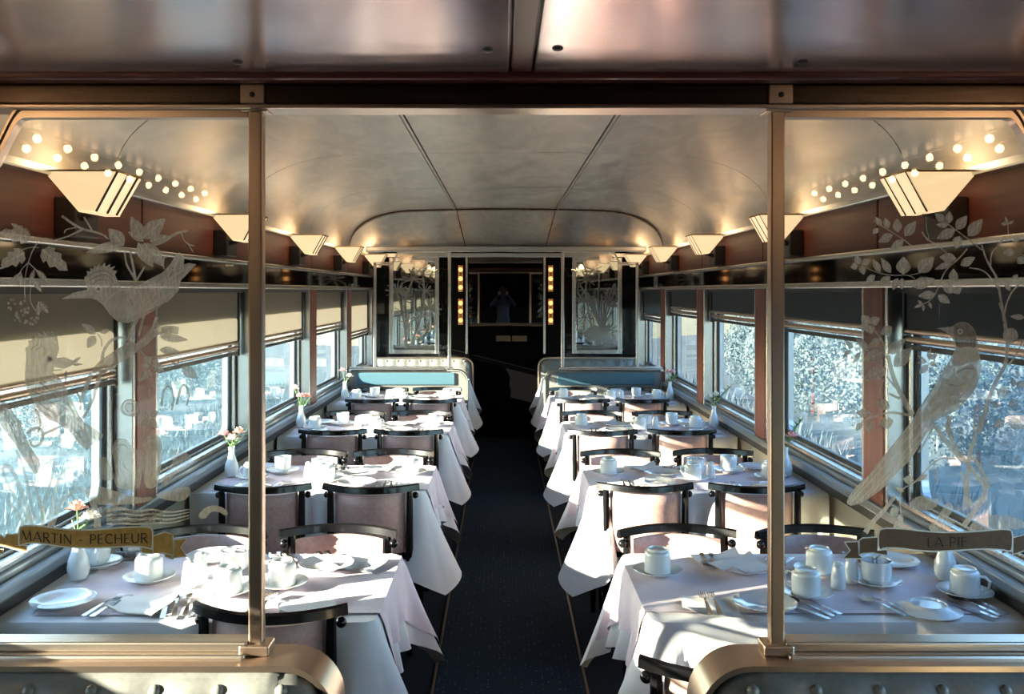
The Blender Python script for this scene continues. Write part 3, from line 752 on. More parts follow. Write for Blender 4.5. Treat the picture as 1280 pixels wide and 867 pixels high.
# ---- magpie pane
g = PANE[1]
R1 = (1050, 260, 5.565); R2 = (1040, 380, 5.419); R3 = (1120, 380, 5.419); R4 = (1040, 520, 4.817)
pieces(g, R1, [((290, 125), (243, 60), 46), ((265, 140), (228, 182), 40), ((335, 140), (312, 65), 50), ((402, 168), (395, 68), 68), ((450, 195), (530, 88), 76), ((365, 185), (263, 238), 66), ((442, 222), (345, 290), 60),
    ((728, 88), (658, 38), 60), ((755, 108), (762, 18), 56), ((752, 118), (666, 115), 44), ((802, 152), (668, 215), 76), ((808, 148), (885, 50), 76), ((890, 195), (994, 72), 92), ((830, 195), (805, 285), 80),
    ((278, 445), (228, 352), 50), ((352, 450), (283, 345), 60), ((440, 460), (442, 335), 108), ((545, 445), (655, 338), 104), ((242, 465), (178, 518), 50), ((348, 475), (265, 545), 60), ((402, 488), (365, 572), 54), ((432, 488), (428, 568), 50), ((500, 545), (664, 490), 84), ((135, 390), (110, 325), 52), ((122, 400), (72, 412), 50), ((150, 392), (212, 352), 52), ((150, 402), (166, 466), 50),
    ((808, 352), (688, 340), 74), ((775, 380), (655, 428), 46), ((838, 398), (942, 340), 66), ((790, 520), (788, 418), 68), ((785, 590), (708, 515), 66), ((790, 590), (848, 545), 60), ((662, 598), (540, 612), 64), ((680, 606), (768, 662), 62), ((570, 668), (540, 640), 24), ((575, 670), (515, 692), 24), ((580, 672), (578, 718), 24), ((618, 652), (636, 700), 24),
    ((1165, 110), (1148, 58), 22), ((1168, 110), (1212, 88), 24), ((1160, 112), (1118, 108), 30), ((1215, 305), (1128, 312), 60), ((1200, 225), (1262, 205), 40), ((1182, 575), (1145, 512), 36), ((1205, 500), (1235, 460), 40), ((1285, 760), (1180, 752), 44), ((1235, 345), (1285, 385), 66)],
    [([(235, 85), (330, 150), (440, 215), (495, 262)], 1.6, 1.2), ([(690, 60), (760, 120), (830, 170), (910, 230), (985, 290)], 1.2, 1.8), ([(570, 165), (600, 215), (680, 260), (742, 312)], 2.2, 1.4), ([(598, 60), (600, 160), (622, 200), (605, 228)], .8, 1.4), ([(150, 400), (270, 455), (380, 470), (470, 462), (520, 490)], 1.2, 1), ([(470, 470), (560, 450)], .8, .8), ([(885, 280), (830, 350), (740, 420), (700, 500), (670, 590), (620, 650), (560, 672)], 2, 1.2), ([(985, 255), (1010, 340), (1045, 410), (1090, 480), (1105, 560), (1130, 700), (1142, 790)], 2, 3.6), ([(900, 415), (1000, 430), (1060, 500), (1097, 560)], 1.6, 2.2), ([(1140, 200), (1100, 260), (1050, 310), (1046, 405)], 1.4, 2), ([(1275, 508), (1200, 570), (1160, 650), (1142, 745)], 1.4, 2.4), ([(1170, 180), (1165, 110)], 1, 1), ([(1210, 300), (1280, 330)], 1, 1)])
pieces(g, R2, [((250, 135), (200, 72), 70), ((255, 130), (325, 92), 66), ((245, 140), (185, 170), 60), ((250, 142), (268, 204), 70), ((405, 155), (328, 206), 70), ((240, 300), (160, 232), 56), ((332, 235), (250, 275), 50), ((346, 325), (212, 380), 96), ((370, 435), (210, 508), 98), ((378, 335), (502, 232), 84), ((420, 425), (542, 290), 100), ((145, 298), (84, 245), 36), ((122, 312), (76, 356), 34), ((190, 325), (140, 402), 40), ((268, 738), (158, 735), 70), ((390, 700), (290, 650), 80), ((268, 790), (240, 878), 60), ((415, 790), (305, 815), 90), ((200, 800), (160, 860), 44),
    ((640, 390), (575, 345), 24), ((640, 390), (572, 398), 26), ((650, 370), (668, 296), 34), ((660, 370), (715, 330), 50), ((660, 395), (712, 420), 34), ((650, 410), (590, 472), 56)],
    [([(290, 180), (330, 230), (350, 270), (345, 340), (375, 372)], 1.6, 2.2), ([(380, 345), (400, 450), (440, 560), (500, 670), (545, 750)], 5, 7), ([(365, 488), (430, 560)], 2, 4), ([(385, 605), (460, 640)], 2.4, 4), ([(550, 755), (480, 745), (410, 730), (340, 740), (270, 770), (195, 800)], 4, 1.6), ([(150, 296), (220, 305), (250, 315)], 1.2, 1.2), ([(350, 510), (322, 560), (328, 605)], 1.4, 1), ([(640, 390), (700, 450)], .8, .8)])
z3 = zc(1120, 380, 5.419); z4 = zc(1040, 520, 4.817)
mag = z3([(272, 163), (340, 155), (385, 152), (410, 130), (440, 118), (490, 128), (530, 170), (548, 230), (560, 330), (578, 400), (574, 470), (540, 570), (480, 650), (400, 730)]) + z4([(620, 20), (560, 120), (470, 265), (400, 330), (300, 440), (190, 515), (120, 540), (92, 530), (88, 508), (112, 460), (170, 400), (250, 320), (330, 210), (430, 90), (500, 0)]) + z3([(140, 720), (200, 640), (280, 520), (345, 410), (400, 310), (395, 270), (370, 210), (330, 185)])
plate('etched_bird', mag, etch, g, 2, 1)
shape(g, R3, 'etched_wing', [(500, 400), (560, 435), (530, 520), (440, 640), (330, 720), (220, 790), (150, 800), (200, 690), (300, 550), (400, 450)], etch, 3)
shape(g, R3, 'etched_head', [(385, 160), (410, 132), (440, 122), (490, 132), (528, 172), (545, 240), (540, 300), (480, 285), (410, 300), (395, 250)], etch_dark, 3)
shape(g, R3, 'etched_collar', [(400, 320), (470, 290), (540, 300), (560, 370), (500, 395), (430, 420), (370, 420)], etch_line, 3)
lines(g, R3, [([(520, 420), (440, 500), (380, 560)], 1.6, .6), ([(540, 470), (470, 560), (360, 640)], 1.8, .6), ([(545, 520), (440, 620), (300, 720)], 1.6, .6), ([(400, 600), (300, 690), (190, 790)], 1.4, .6), ([(470, 500), (500, 560), (460, 600)], 1.6, .6), ([(350, 420), (280, 540), (180, 680)], 1.2, .8), ([(275, 164), (340, 168), (390, 175)], .8, .5)], etch_line)
lines(g, R3, [([(400, 470), (470, 430), (540, 440)], 1.5, .6), ([(360, 540), (420, 560), (480, 520)], 1.5, .6), ([(340, 600), (400, 620), (470, 590)], 1.4, .6), ([(330, 420), (250, 560), (160, 700)], 2.4, 1)], etch_dark)
shape(g, R3, 'etched_eye', disc(430, 185, 20), etch_line, 5, 0); shape(g, R3, 'etched_pupil', disc(431, 185, 9), etch_dark, 6, 0)
lines(g, R4, [([(520, 40), (380, 220), (240, 380), (120, 510)], 1.4, .8), ([(560, 60), (430, 220), (300, 370), (150, 520)], 1.4, .8), ([(600, 60), (480, 200), (350, 350), (200, 490)], 1.4, .8), ([(470, 40), (330, 240), (200, 390), (105, 500)], 1.2, .8)], etch_line)
shape(g, R3, 'etched_knot', disc(775, 212, 52), etch, 1)
pieces(g, R3, [((765, 590), (678, 590), 80), ((830, 660), (755, 690), 70), ((700, 700), (640, 660), 40), ((730, 790), (655, 830), 70), ((760, 780), (870, 840), 80), ((820, 560), (870, 520), 60), ((800, 560), (790, 500), 40), ((830, 490), (815, 450), 24)], m=etch_pale)
pieces(g, R3, [], [([(735, 130), (755, 260), (748, 400), (690, 500), (640, 600), (605, 720), (560, 870)], 4, 6), ([(862, 240), (805, 360), (760, 412)], 1.6, 2.6), ([(590, 660), (535, 705), (527, 860)], 2, 3), ([(385, 755), (350, 800), (345, 870)], 4, 5), ([(700, -10), (735, 90), (745, 170)], 3, 4), ([(745, 0), (735, 60)], 2, 2)])
pieces(g, R4, [((432, 452), (382, 428), 30), ((402, 562), (340, 592), 58), ((492, 388), (425, 375), 56), ((420, 642), (365, 668), 44), ((570, 350), (512, 392), 36), ((405, 590), (425, 650), 34)], [([(420, 650), (410, 540), (410, 440), (500, 400), (560, 330), (640, 250), (745, 255)], 1.6, 2.4), ([(905, 0), (860, 120), (820, 250), (815, 420), (800, 540)], 5, 6), ([(705, 0), (700, 100), (760, 220), (850, 330), (942, 440), (870, 550), (790, 665)], 5, 7), ([(620, 60), (700, 170), (790, 275)], 5, 6), ([(850, 240), (910, 340), (945, 430)], 4, 5), ([(620, 40), (570, 140), (520, 220)], 4, 2), ([(780, 330), (800, 430), (840, 540)], 3, 5), ([(640, 330), (620, 370), (630, 400)], 2, 2), ([(380, 480), (320, 560), (240, 640), (200, 700)], 4, 7)])
for pts in ([(560, 690), (640, 600), (700, 500), (740, 560), (690, 610), (740, 640), (700, 690)], [(450, 540), (520, 470), (600, 500), (650, 490), (620, 560), (520, 570)], [(800, 700), (860, 620), (960, 590), (1080, 600), (1170, 640), (1170, 680), (900, 680)]):
    shape(g, R4, 'etched_leaf', pts, etch_pale, 1)
ribbon(g, R4, [(275, 690), (300, 672), (400, 672), (550, 690), (700, 698), (850, 692), (1000, 678), (1060, 678), (1082, 692), (1082, 795), (1065, 812), (1020, 800), (900, 795), (750, 805), (620, 812), (500, 805), (400, 790), (310, 790), (275, 805)],
       [[(160, 745), (180, 730), (272, 725), (272, 806), (328, 800), (330, 836), (240, 820), (175, 825), (160, 830)], [(72, 755), (155, 752), (158, 830), (182, 856), (68, 852), (106, 804)], [(1020, 800), (1080, 812), (1082, 800), (1020, 826)], [(1084, 728), (1160, 710), (1160, 805), (1084, 830)]], brownb, etch_white, 'banner')
lettering('LA PIE', 1158.2, 1208, 12.4, lambda x: 683.2 - .02 * (x - 1158), g, ink_black)
# ------------------------------------------------------------------ banquettes
def banquette(s, yp, face, label, tuft=True, xa=.37):
    """high backed bench; face = -1 seat towards -y, +1 seat towards +y; yp the plane of its back"""
    X = lambda a: s * a
    Y = lambda a: yp + face * a
    b = empty('banquette', (0, 0, 0), 0, label, 'bench')
    # rounded end band from the floor over the shoulder to the ledge
    pts = [(xa, .06)] + [(xa, .835)] + [(xa + .11 - .11 * math.cos(R(a)), .835 + .11 * math.sin(R(a))) for a in range(10, 91, 10)] + [(1.50, .945)]
    v = []; fs = []
    th = .012; y0, y1 = Y(-.045), Y(.075)
    for i, (x, z) in enumerate(pts):
        p0 = pts[max(i - 1, 0)]; p1 = pts[min(i + 1, len(pts) - 1)]
        dx, dz = p1[0] - p0[0], p1[1] - p0[1]; l = math.hypot(dx, dz); nx, nz = -dz / l, dx / l
        for (yy, k) in ((y0, 0), (y1, 0), (y1, -th), (y0, -th)): v.append((X(x + nx * k), yy, z + nz * k))
    for i in range(len(pts) - 1):
        for k in range(4): fs.append((4 * i + k, 4 * i + (k + 1) % 4, 4 * i + 4 + (k + 1) % 4, 4 * i + 4 + k))
    fs += [(0, 1, 2, 3), tuple(4 * (len(pts) - 1) + k for k in (3, 2, 1, 0))]
    MB().add(v, fs).build('end_band', bronze if face < 0 else leather, b)
    # back board and panel
    ins = [(x + (.014 if x < .6 else 0), z - .012) for x, z in pts]
    def board(name, ya, yb, m, inset=0.0, zmin=.06):
        pp = [(x + (inset if i < len(ins) - 1 else -inset), max(zmin, z - (inset if i else 0))) for i, (x, z) in enumerate(ins)] + [(1.50 - inset, zmin)]
        n = len(pp)
        vv = [(X(x), ya, z) for x, z in pp] + [(X(x), yb, z) for x, z in pp]
        return MB().add(vv, [tuple(range(n)), tuple(range(n, 2 * n))] + [(i, (i + 1) % n, n + (i + 1) % n, n + i) for i in range(n)]).build(name, m, b)
    board('back_board', Y(-.030), Y(.045), leather)
    if face > 0: MB().box(X(xa + .125), X(1.44), Y(-.048), Y(-.030), .80, .918, .008).build('back_panel', back_panel, b)
    # tufted cushion
    nx_, nz_ = 88, 44
    x0, x1, z0, z1 = xa + .03, 1.48, .44, .938
    bx = [x0 + .075 + .127 * i for i in range(9) if x0 + .075 + .127 * i < x1 - .04]
    bz = [.905 - .115, .905 - .33]
    if face < 0: bz = [.905, .905 - .15, .905 - .30]
    else: bz = [.905 - .035, .905 - .2]
    Pg = []
    for j in range(nz_ + 1):
        row = []
        z = z0 + (z1 - z0) * j / nz_
        for i in range(nx_ + 1):
            x = x0 + (x1 - x0) * i / nx_
            ed = min(x - x0, x1 - x); et = min(z1 - z, z - z0)
            r = .075
            pr = 1.0
            if ed < .09: pr *= math.sqrt(max(0, 1 - ((.09 - ed) / .09) ** 2))
            if et < r: pr *= math.sqrt(max(0, 1 - ((r - et) / r) ** 2)) if et > 0 else 0
            dep = .085 + .02 * (z1 - z) * 2
            dd = 0
            if tuft:
                for zz in bz:
                    for xx in bx:
                        d2 = ((x - xx) / .042) ** 2 + ((z - zz) / .05) ** 2
                        if d2 < 9: dd += math.exp(-d2 * .8) * .017
            zz_ = z
            if x < xa + .13: zz_ = z0 + (z - z0) * (.835 - .012 + math.sqrt(max(0, .108 ** 2 - min(.108, xa + .12 - x) ** 2)) - z0) / (z1 - z0) if x < xa + .12 else z
            row.append((X(x), Y(.045 + max(0, dep * pr - dd * pr)), min(z, zz_)))
        Pg.append(row)
    MB().grid(Pg).build('back_cushion', leather, b)
    if tuft:
        for zz in bz:
            for xx in bx:
                MB().ball((X(xx), Y(.045 + .054), zz), .013, 12, 8).build('button', leather, b)
    MB().box(X(xa), X(1.50), Y(.05), Y(.47), .30, .46, .05).build('seat_cushion', leather, b)
    MB().box(X(xa + .03), X(1.50), Y(.05), Y(.44), .0, .30, .01).build('base', door_m, b)
    return b
for s in (-1, 1):
    bd = BIRD[s]
    banquette(s, YP, -1, 'sage leather banquette with buttoned back under the %s glass' % bd)
    banquette(s, YF, 1, 'banquette seen from behind with %s panel, beyond the fourth %s-side table' % ('teal' if s < 0 else 'dark blue', bd))
    banquette(s, Y1 - .10, -1, 'buttoned pale banquette against the end wall on the %s side' % bd)

# ------------------------------------------------------------------ end wall fittings
EY = Y1 + .02
for s in (-1, 1):
    X = lambda a: s * a
    m_ = empty('wall_mirror', (0, 0, 0), 0, 'framed mirror etched with %s on the end wall, %s side' % ('lily stems' if s < 0 else 'arching reeds', BIRD[s]), 'mirror')
    x0, x1, z0, z1 = .775, 1.36, .975, 2.10
    for (a, b_, c, d) in ((x0, x0 + .05, z0, z1), (x1 - .05, x1, z0, z1), (x0 + .05, x1 - .05, z0, z0 + .05), (x0 + .05, x1 - .05, z1 - .05, z1)):
        MB().box(X(a), X(b_), EY - .04, EY - .001, c, d, .006).build('frame', alu, m_)
    MB().box(X(x0 + .05), X(x1 - .05), EY - .022, EY - .001, z0 + .05, z1 - .05).build('mirror_glass', mirror, m_, smooth=False)
    # etched plant on the mirror
    rr = random.Random(5 + s)
    y = EY - .0235
    def quadstroke(bb, pts, w0, w1):
        c = smooth_loop([(a, b2, 0) for a, b2 in pts], False, 2); n = len(c); v = []
        for i, p in enumerate(c):
            d = (c[min(i + 1, n - 1)] - c[max(i - 1, 0)]).normalized(); ww = w0 + (w1 - w0) * i / (n - 1)
            v += [(X(p.x - d.y * ww), y, p.y + d.x * ww), (X(p.x + d.y * ww), y, p.y - d.x * ww)]
        bb.add(v, [(2 * i, 2 * i + 1, 2 * i + 3, 2 * i + 2) for i in range(n - 1)])
    def bloom(cx, cz, r, n, a0, spread):
        bb = MB()
        for k in range(n):
            a = R(a0 - spread / 2 + spread * k / (n - 1)); c, sn = math.cos(a), math.sin(a)
            m1 = (cx + c * r * .6, cz + sn * r * .6)
            quadstroke(bb, [(cx, cz), m1, (cx + c * r + rr.uniform(-.01, .01), cz + sn * r)], .004, .011 if k % 2 else .004)
        bb.build('etched_flower', etch, m_, smooth=False, recalc=False)
    if s < 0:
        stems = [[(1.18, 1.05), (1.13, 1.35), (1.19, 1.6), (1.08, 1.85)], [(1.16, 1.1), (1.2, 1.45), (1.27, 1.7)], [(1.1, 1.1), (.98, 1.4), (.94, 1.7), (.97, 1.9)], [(1.0, 1.1), (.90, 1.25), (.88, 1.5)]]
        for st in stems:
            bb = MB(); quadstroke(bb, st, .014, .006); bb.build('etched_stem', etch, m_, smooth=False, recalc=False)
            bloom(st[-1][0], st[-1][1], .13, 9, 95, 230); bloom(st[2][0], st[2][1], .1, 6, 120, 160); bloom(st[1][0], st[1][1], .1, 6, 60, 200)
    else:
        for k in range(9):
            a = (k - 4) * .045; h = .5 + .08 * math.cos(k)
            bb = MB(); quadstroke(bb, [(1.12, 1.25), (1.12 + a, 1.25 + h * .7), (max(.85, min(1.28, 1.12 + a * 2)), 1.25 + h), (max(.84, min(1.29, 1.12 + a * 2.9)), 1.25 + h * .82)], .012, .004)
            bb.build('etched_reed', etch, m_, smooth=False, recalc=False)
        for (cx, cz) in ((.95, 1.85), (.9, 1.6), (1.02, 1.95), (.92, 1.4), (1.2, 1.25), (1.22, 1.6)): bloom(cx, cz, .11, 9, 90, 260)
        bb = MB(); quadstroke(bb, [(1.05, 1.08), (.98, 1.4), (.92, 1.7), (.97, 1.9)], .012, .006); bb.build('etched_stem', etch, m_, smooth=False, recalc=False)
        plate_pts = [(.9, 1.22), (1.02, 1.32), (1.14, 1.28), (1.22, 1.34), (1.2, 1.2), (1.28, 1.1), (1.12, 1.12), (1.0, 1.14)]
        MB().add([(X(a), y, b2) for a, b2 in plate_pts], [tuple(range(len(plate_pts)))]).build('etched_bird', etch, m_, smooth=False, recalc=False)
    # added lamp shells above the mirror, standing in for lamp reflections
    for q, (xx, zz) in enumerate(((1.16, 2.09), (1.0, 2.03))):
        lt = empty('reflected_lamp_shell', (X(xx), EY - .12 - .1 * q, zz), 0, 'added rounded amber lamp reflection %s the end wall mirror, %s side' % ('highest above' if q == 0 else 'lower in front of', BIRD[s]), 'lamp')
        MB().lathe([(.022, -.06), (.05, -.045), (.072, -.01), (.078, .03), (.074, .03), (.066, -.008), (.045, -.038), (.02, -.05)], 18, cap=False).build('shell', shell_m, lt)
        MB().ball((0, 0, 0), .022).build('bulb', bulb_m, lt)
        MB().tube([(0, .11 + .1 * q, -.03), (0, .02, -.05)], .01, 8).build('bracket', brass, lt)
    # upright bulb strips beside the door
    for q, zz in enumerate(((1.959, 1.853, 1.752), (1.57, 1.474, 1.368))):
        st = empty('bulb_strip', (X(.525), EY - .05, 0), 0, '%s amber strip of three bulbs beside the end door, %s side' % ('upper' if q == 0 else 'lower', BIRD[s]), 'light strip')
        MB().box(-.022, .022, .018, .05, zz[2] - .05, zz[0] + .05, .005).build('back_plate', brass, st)
        for a in (-.022, .022): MB().tube([(a, .005, zz[2] - .05), (a, .005, zz[0] + .05)], .004, 6).build('side_rod', amber, st)
        for z in zz: MB().ball((0, 0, z), .026, 12, 8).build('bulb', strip_bulb, st)
    # upright posts framing the passage
    MB().box(X(.44), X(.465), EY - .06, EY, .98, 2.10, .004).build('door_%d' % (1 if s < 0 else 2), alu)['kind'] = 'structure'
MB().box(-1.45, 1.45, EY - .07, EY - .02, 2.10, 2.15, .006).build('trim_3', alu)['kind'] = 'structure'
dr = empty('door_3', (0, EY, 0)); struct(dr)
MB().box(-.43, .43, -.03, 0, .02, 1.30, .01).build('lower_panel', door_m, dr)
MB().box(-.43, .43, -.04, 0, 1.30, 1.335, .006).build('door_rail', dark_metal, dr)
MB().box(-.43, .43, -.012, 0, 1.335, 2.07).build('mirror_glass', mat('dim mirror', (.34, .35, .36), .02, 1), dr, smooth=False)
for xa, xb in ((-.11, .06), (.075, .25)):
    MB().box(xa, xb, -.04, -.028, 1.12, 1.19, .004).build('small_plate', dark_metal, dr)
MB().box(-.43, .43, -.05, 0, 2.06, 2.10, .006).build('door_head', dark_metal, dr)

# ------------------------------------------------------------------ wall lamps
def make_lamp(s):
    X = lambda a: s * a
    b = empty('wall_lamp')
    xt0, xt1, xb0, xb1, hy, zt, zb = 1.29, 1.52, 1.362, 1.412, .105, 2.10, 1.972
    def slab(pts, m, nm, thick=.004):
        c = sum((Vector(p) for p in pts), Vector()) / len(pts)
        n = (Vector(pts[1]) - Vector(pts[0])).cross(Vector(pts[2]) - Vector(pts[0])).normalized() * thick
        v = [Vector(p) for p in pts] + [Vector(p) + n for p in pts]; k = len(pts)
        return MB().add(v, [tuple(range(k)), tuple(range(k, 2 * k))] + [(i, (i + 1) % k, k + (i + 1) % k, k + i) for i in range(k)]).build(nm, m, b)
    for q in (-1, 1):
        slab([(X(xt0), q * hy, zt), (X(xt1), q * hy, zt), (X(xb1), q * hy * .95, zb), (X(xb0), q * hy * .95, zb)], shade_m, 'shade_panel')
    for (t_, b_) in ((xt0, xb0), (xt1, xb1)):
        slab([(X(t_), -hy, zt), (X(t_), hy, zt), (X(b_), hy * .95, zb), (X(b_), -hy * .95, zb)], shade_m, 'shade_panel')
    slab([(X(xb0), -hy * .95, zb), (X(xb1), -hy * .95, zb), (X(xb1), hy * .95, zb), (X(xb0), hy * .95, zb)], shade_m, 'shade_base')
    for yy in (-hy + .004, -.012, .066):
        MB().tube([(X(xt0 - .003), yy, zt), (X(xb0 - .003), yy * .95, zb - .002)], .0042, 6).build('brass_band', brown_dark, b)
    for q in (-1, 1): MB().box(X(xt0 - .004), X(xt1 + .004), q * hy - .004, q * hy + .004, zt - .002, zt + .006, .001).build('rim', brass, b)
    for a in (xt0, xt1): MB().box(X(a - .004), X(a + .004), -hy, hy, zt - .002, zt + .006, .001).build('rim', brass, b)
    MB().box(X(1.475), X(1.548), .01, .19, 1.895, 2.03, .005).build('wall_bracket', brown_dark, b)
    MB().tube([(X(1.48), .06, 1.96), (X(1.40), .03, 1.985)], .014, 8).build('arm', brown_dark, b)
    MB().ball((X(1.40), 0, 2.07), .026, 10, 8).build('bulb', bulb_m, b)
    return b
for s in (-1, 1):
    proto = make_lamp(s)
    for k, y in enumerate(ROW + [9.93]):
        place(proto, (0, y + .07, 0), 0, 'cream glass wall lamp above the %s table on the %s side' % (ORD[k], BIRD[s]), 'wall lamps', 'lamp')
        lp = bpy.data.lights.new('lamp_glow', 'POINT'); lp.energy = .9; lp.color = (1, .66, .36); lp.shadow_soft_size = .06
        lo = bpy.data.objects.new('lamp_glow', lp); lo.location = (s * 1.40, y + .07, 2.13); col.objects.link(lo)
    # bulb rail along the near section, seen as reflections in the glass
    br = empty('bulb_rail', (0, 0, 0), 0, 'rail of small warm bulbs under the burgundy ceiling, %s side' % BIRD[s], 'light rail')
    for r_, (xx, zz) in enumerate(((1.375, 2.112), (1.32, 2.132))):
        MB().box(s * (xx - .012), s * (xx + .012), -.25, 1.40, zz + .014, zz + .024, .003).build('rail', brass, br)
        for i in range(9):
            MB().ball((s * xx, 1.30 - .18 * i + (.05 if r_ else 0), zz), .0125, 8, 6).build('bulb', row_bulb, br)

# ------------------------------------------------------------------ tables and cloths
def table(s):
    X = lambda a: s * a
    t = empty('dining_table')
    MB().box(X(.415), X(1.505), -.345, .345, .705, .738, .008).build('table_top', wood, t)
    MB().lathe([(.045, .03), (.035, .08), (.035, .66), (.07, .705)], 14, (X(.90), 0, 0)).build('pedestal', lacquer, t)
    MB().box(X(.862), X(.938), -.25, .25, 0.0, .035, .01).build('foot', lacquer, t)
    return t
def cloth_path(rad=.04, x0=.405, x1=1.526, h=.352):
    """front window corner -> aisle -> back window corner: [(x, y, nx, ny, s)]"""
    pts = []
    n = 70
    for i in range(n): pts.append((x1 - (x1 - x0 - rad) * i / n, -h, 0, -1))
    for i in range(17):
        a = R(270 - 90 * i / 16); pts.append((x0 + rad + rad * math.cos(a), -h + rad + rad * math.sin(a), math.cos(a), math.sin(a)))
    for i in range(1, 48): pts.append((x0, -h + rad + (2 * h - 2 * rad) * i / 48, -1, 0))
    for i in range(17):
        a = R(180 - 90 * i / 16); pts.append((x0 + rad + rad * math.cos(a), h - rad + rad * math.sin(a), math.cos(a), math.sin(a)))
    for i in range(1, n + 1): pts.append((x0 + rad + (x1 - x0 - rad) * i / n, h, 0, 1))
    out = []; s_ = 0
    for i, p in enumerate(pts):
        if i: s_ += math.hypot(p[0] - pts[i - 1][0], p[1] - pts[i - 1][1])
        out.append((*p, s_))
    return out
def skirt(path, seed, nt_=12, zt=.7435):
    rr = random.Random(seed)
    c1 = path[70 + 8][4]; c2 = path[70 + 17 + 47 + 8][4]
    ph = [rr.uniform(0, 6.28) for _ in range(6)]; a_, b_ = rr.uniform(.8, 1.2), rr.uniform(.8, 1.2)
    end = path[-1][4]
    def f(i, t):
        x, y, nx, ny, s_ = path[i]
        k1 = math.exp(-((s_ - c1) / .085) ** 2) * a_; k2 = math.exp(-((s_ - c2) / .085) ** 2) * b_
        v1 = math.exp(-((s_ - c1 - .2) / .07) ** 2) + math.exp(-((s_ - c2 + .2) / .07) ** 2) + math.exp(-((s_ - c1 + .2) / .07) ** 2) + math.exp(-((s_ - c2 - .2) / .07) ** 2)
        e1 = math.exp(-abs(s_ - c1) / .07) * a_; e2 = math.exp(-abs(s_ - c2) / .07) * b_
        D = .252 + .185 * max(e1, e2) + .012 * math.sin(s_ * 9 + ph[0])
        fl = .020 + .135 * max(k1, k2) - .010 * v1
        quiet = 1 - min(1, max(math.exp(-((s_ - c1) / .05) ** 2), math.exp(-((s_ - c2) / .05) ** 2)))
        fold = (.028 * math.sin(s_ * 36 + ph[1]) + .016 * math.sin(s_ * 63 + ph[2])) * quiet
        fold += .016 * (math.sin((s_ - c1) * 74) * k1 + math.sin((s_ - c2) * 74) * k2)
        o = .010 * (1 - (1 - min(1, t * 8)) ** 2) + fl * t ** 1.15 + fold * t ** 1.3
        o = max(o, .006 * min(1, t * 8))
        tang = (.010 * math.sin(s_ * 21 + ph[3])) * t * quiet
        return (x + nx * o - ny * tang, y + ny * o + nx * tang, zt - D * t - .0)
    return f
def cloth(s, seed):
    path = cloth_path(); f = skirt(path, seed); n = len(path); nt_ = 12
    Pg = [[f(i, (j / nt_) ** 1.25) for i in range(n)] for j in range(nt_ + 1)]
    b = MB().grid([[(s * p[0], p[1], p[2]) for p in r] for r in Pg])
    # top: rings shrinking towards the centre line
    cx, cy_ = .98, 0
    rings = [[(s * (cx + (p[0] - cx) * k), p[1] * k, .7435 + .0015 * math.sin(9 * p[0] * k + 7 * p[1]) * (1 - k) * 2) for p in Pg[0]] for k in (1, .8, .55, .25, .002)]
    rings = [q + q[:1] for q in rings]
    b.grid(rings)
    return b.build('tablecloth', white_cloth, None, recalc=True), f, path
def topper(s, f, path, seed):
    """rose overlay lying on the cloth and falling over the aisle edge"""
    rr = random.Random(seed)
    i0 = 70 + 17 + rr.randint(1, 4); i1 = 70 + 17 + 47 - rr.randint(0, 3)
    ys = [path[i][1] for i in range(i0, i1 + 1)]
    nx_ = 40
    Pg = []
    tm = .62
    for j in range(9, 0, -1):
        row = []
        for i in range(i0, i1 + 1):
            e = min(i - i0, i1 - i) / 9
            k = (j / 9) * (tm + .22 * math.exp(-e * e))
            q = f(i, k); q0 = path[i]
            row.append((s * (q[0] - .006 - .004 * k), q[1], q[2] + .003))
        Pg.append(row)
    x1 = 1.44 + rr.uniform(-.02, .04)
    seedv = Vector((seed * 3.1, seed, 0))
    for a in range(nx_ + 1):
        x = .398 + (x1 - .398) * a / nx_
        sk_ = .05 * (a / nx_) * rr.choice([1]) 
        row = []
        for y in ys:
            z = .7475 + .0035 * max(0, noise.noise(Vector((x * 6, y * 9, 0)) + seedv)) * min(1, a / 3) + .002 * max(0, noise.noise(Vector((x * 17, y * 13, 3)) + seedv))
            row.append((s * x, y * (1 + .06 * min(1, a / 12)), z))
        Pg.append(row)
    return MB().grid(Pg).build('table_overlay', pink_cloth, None)

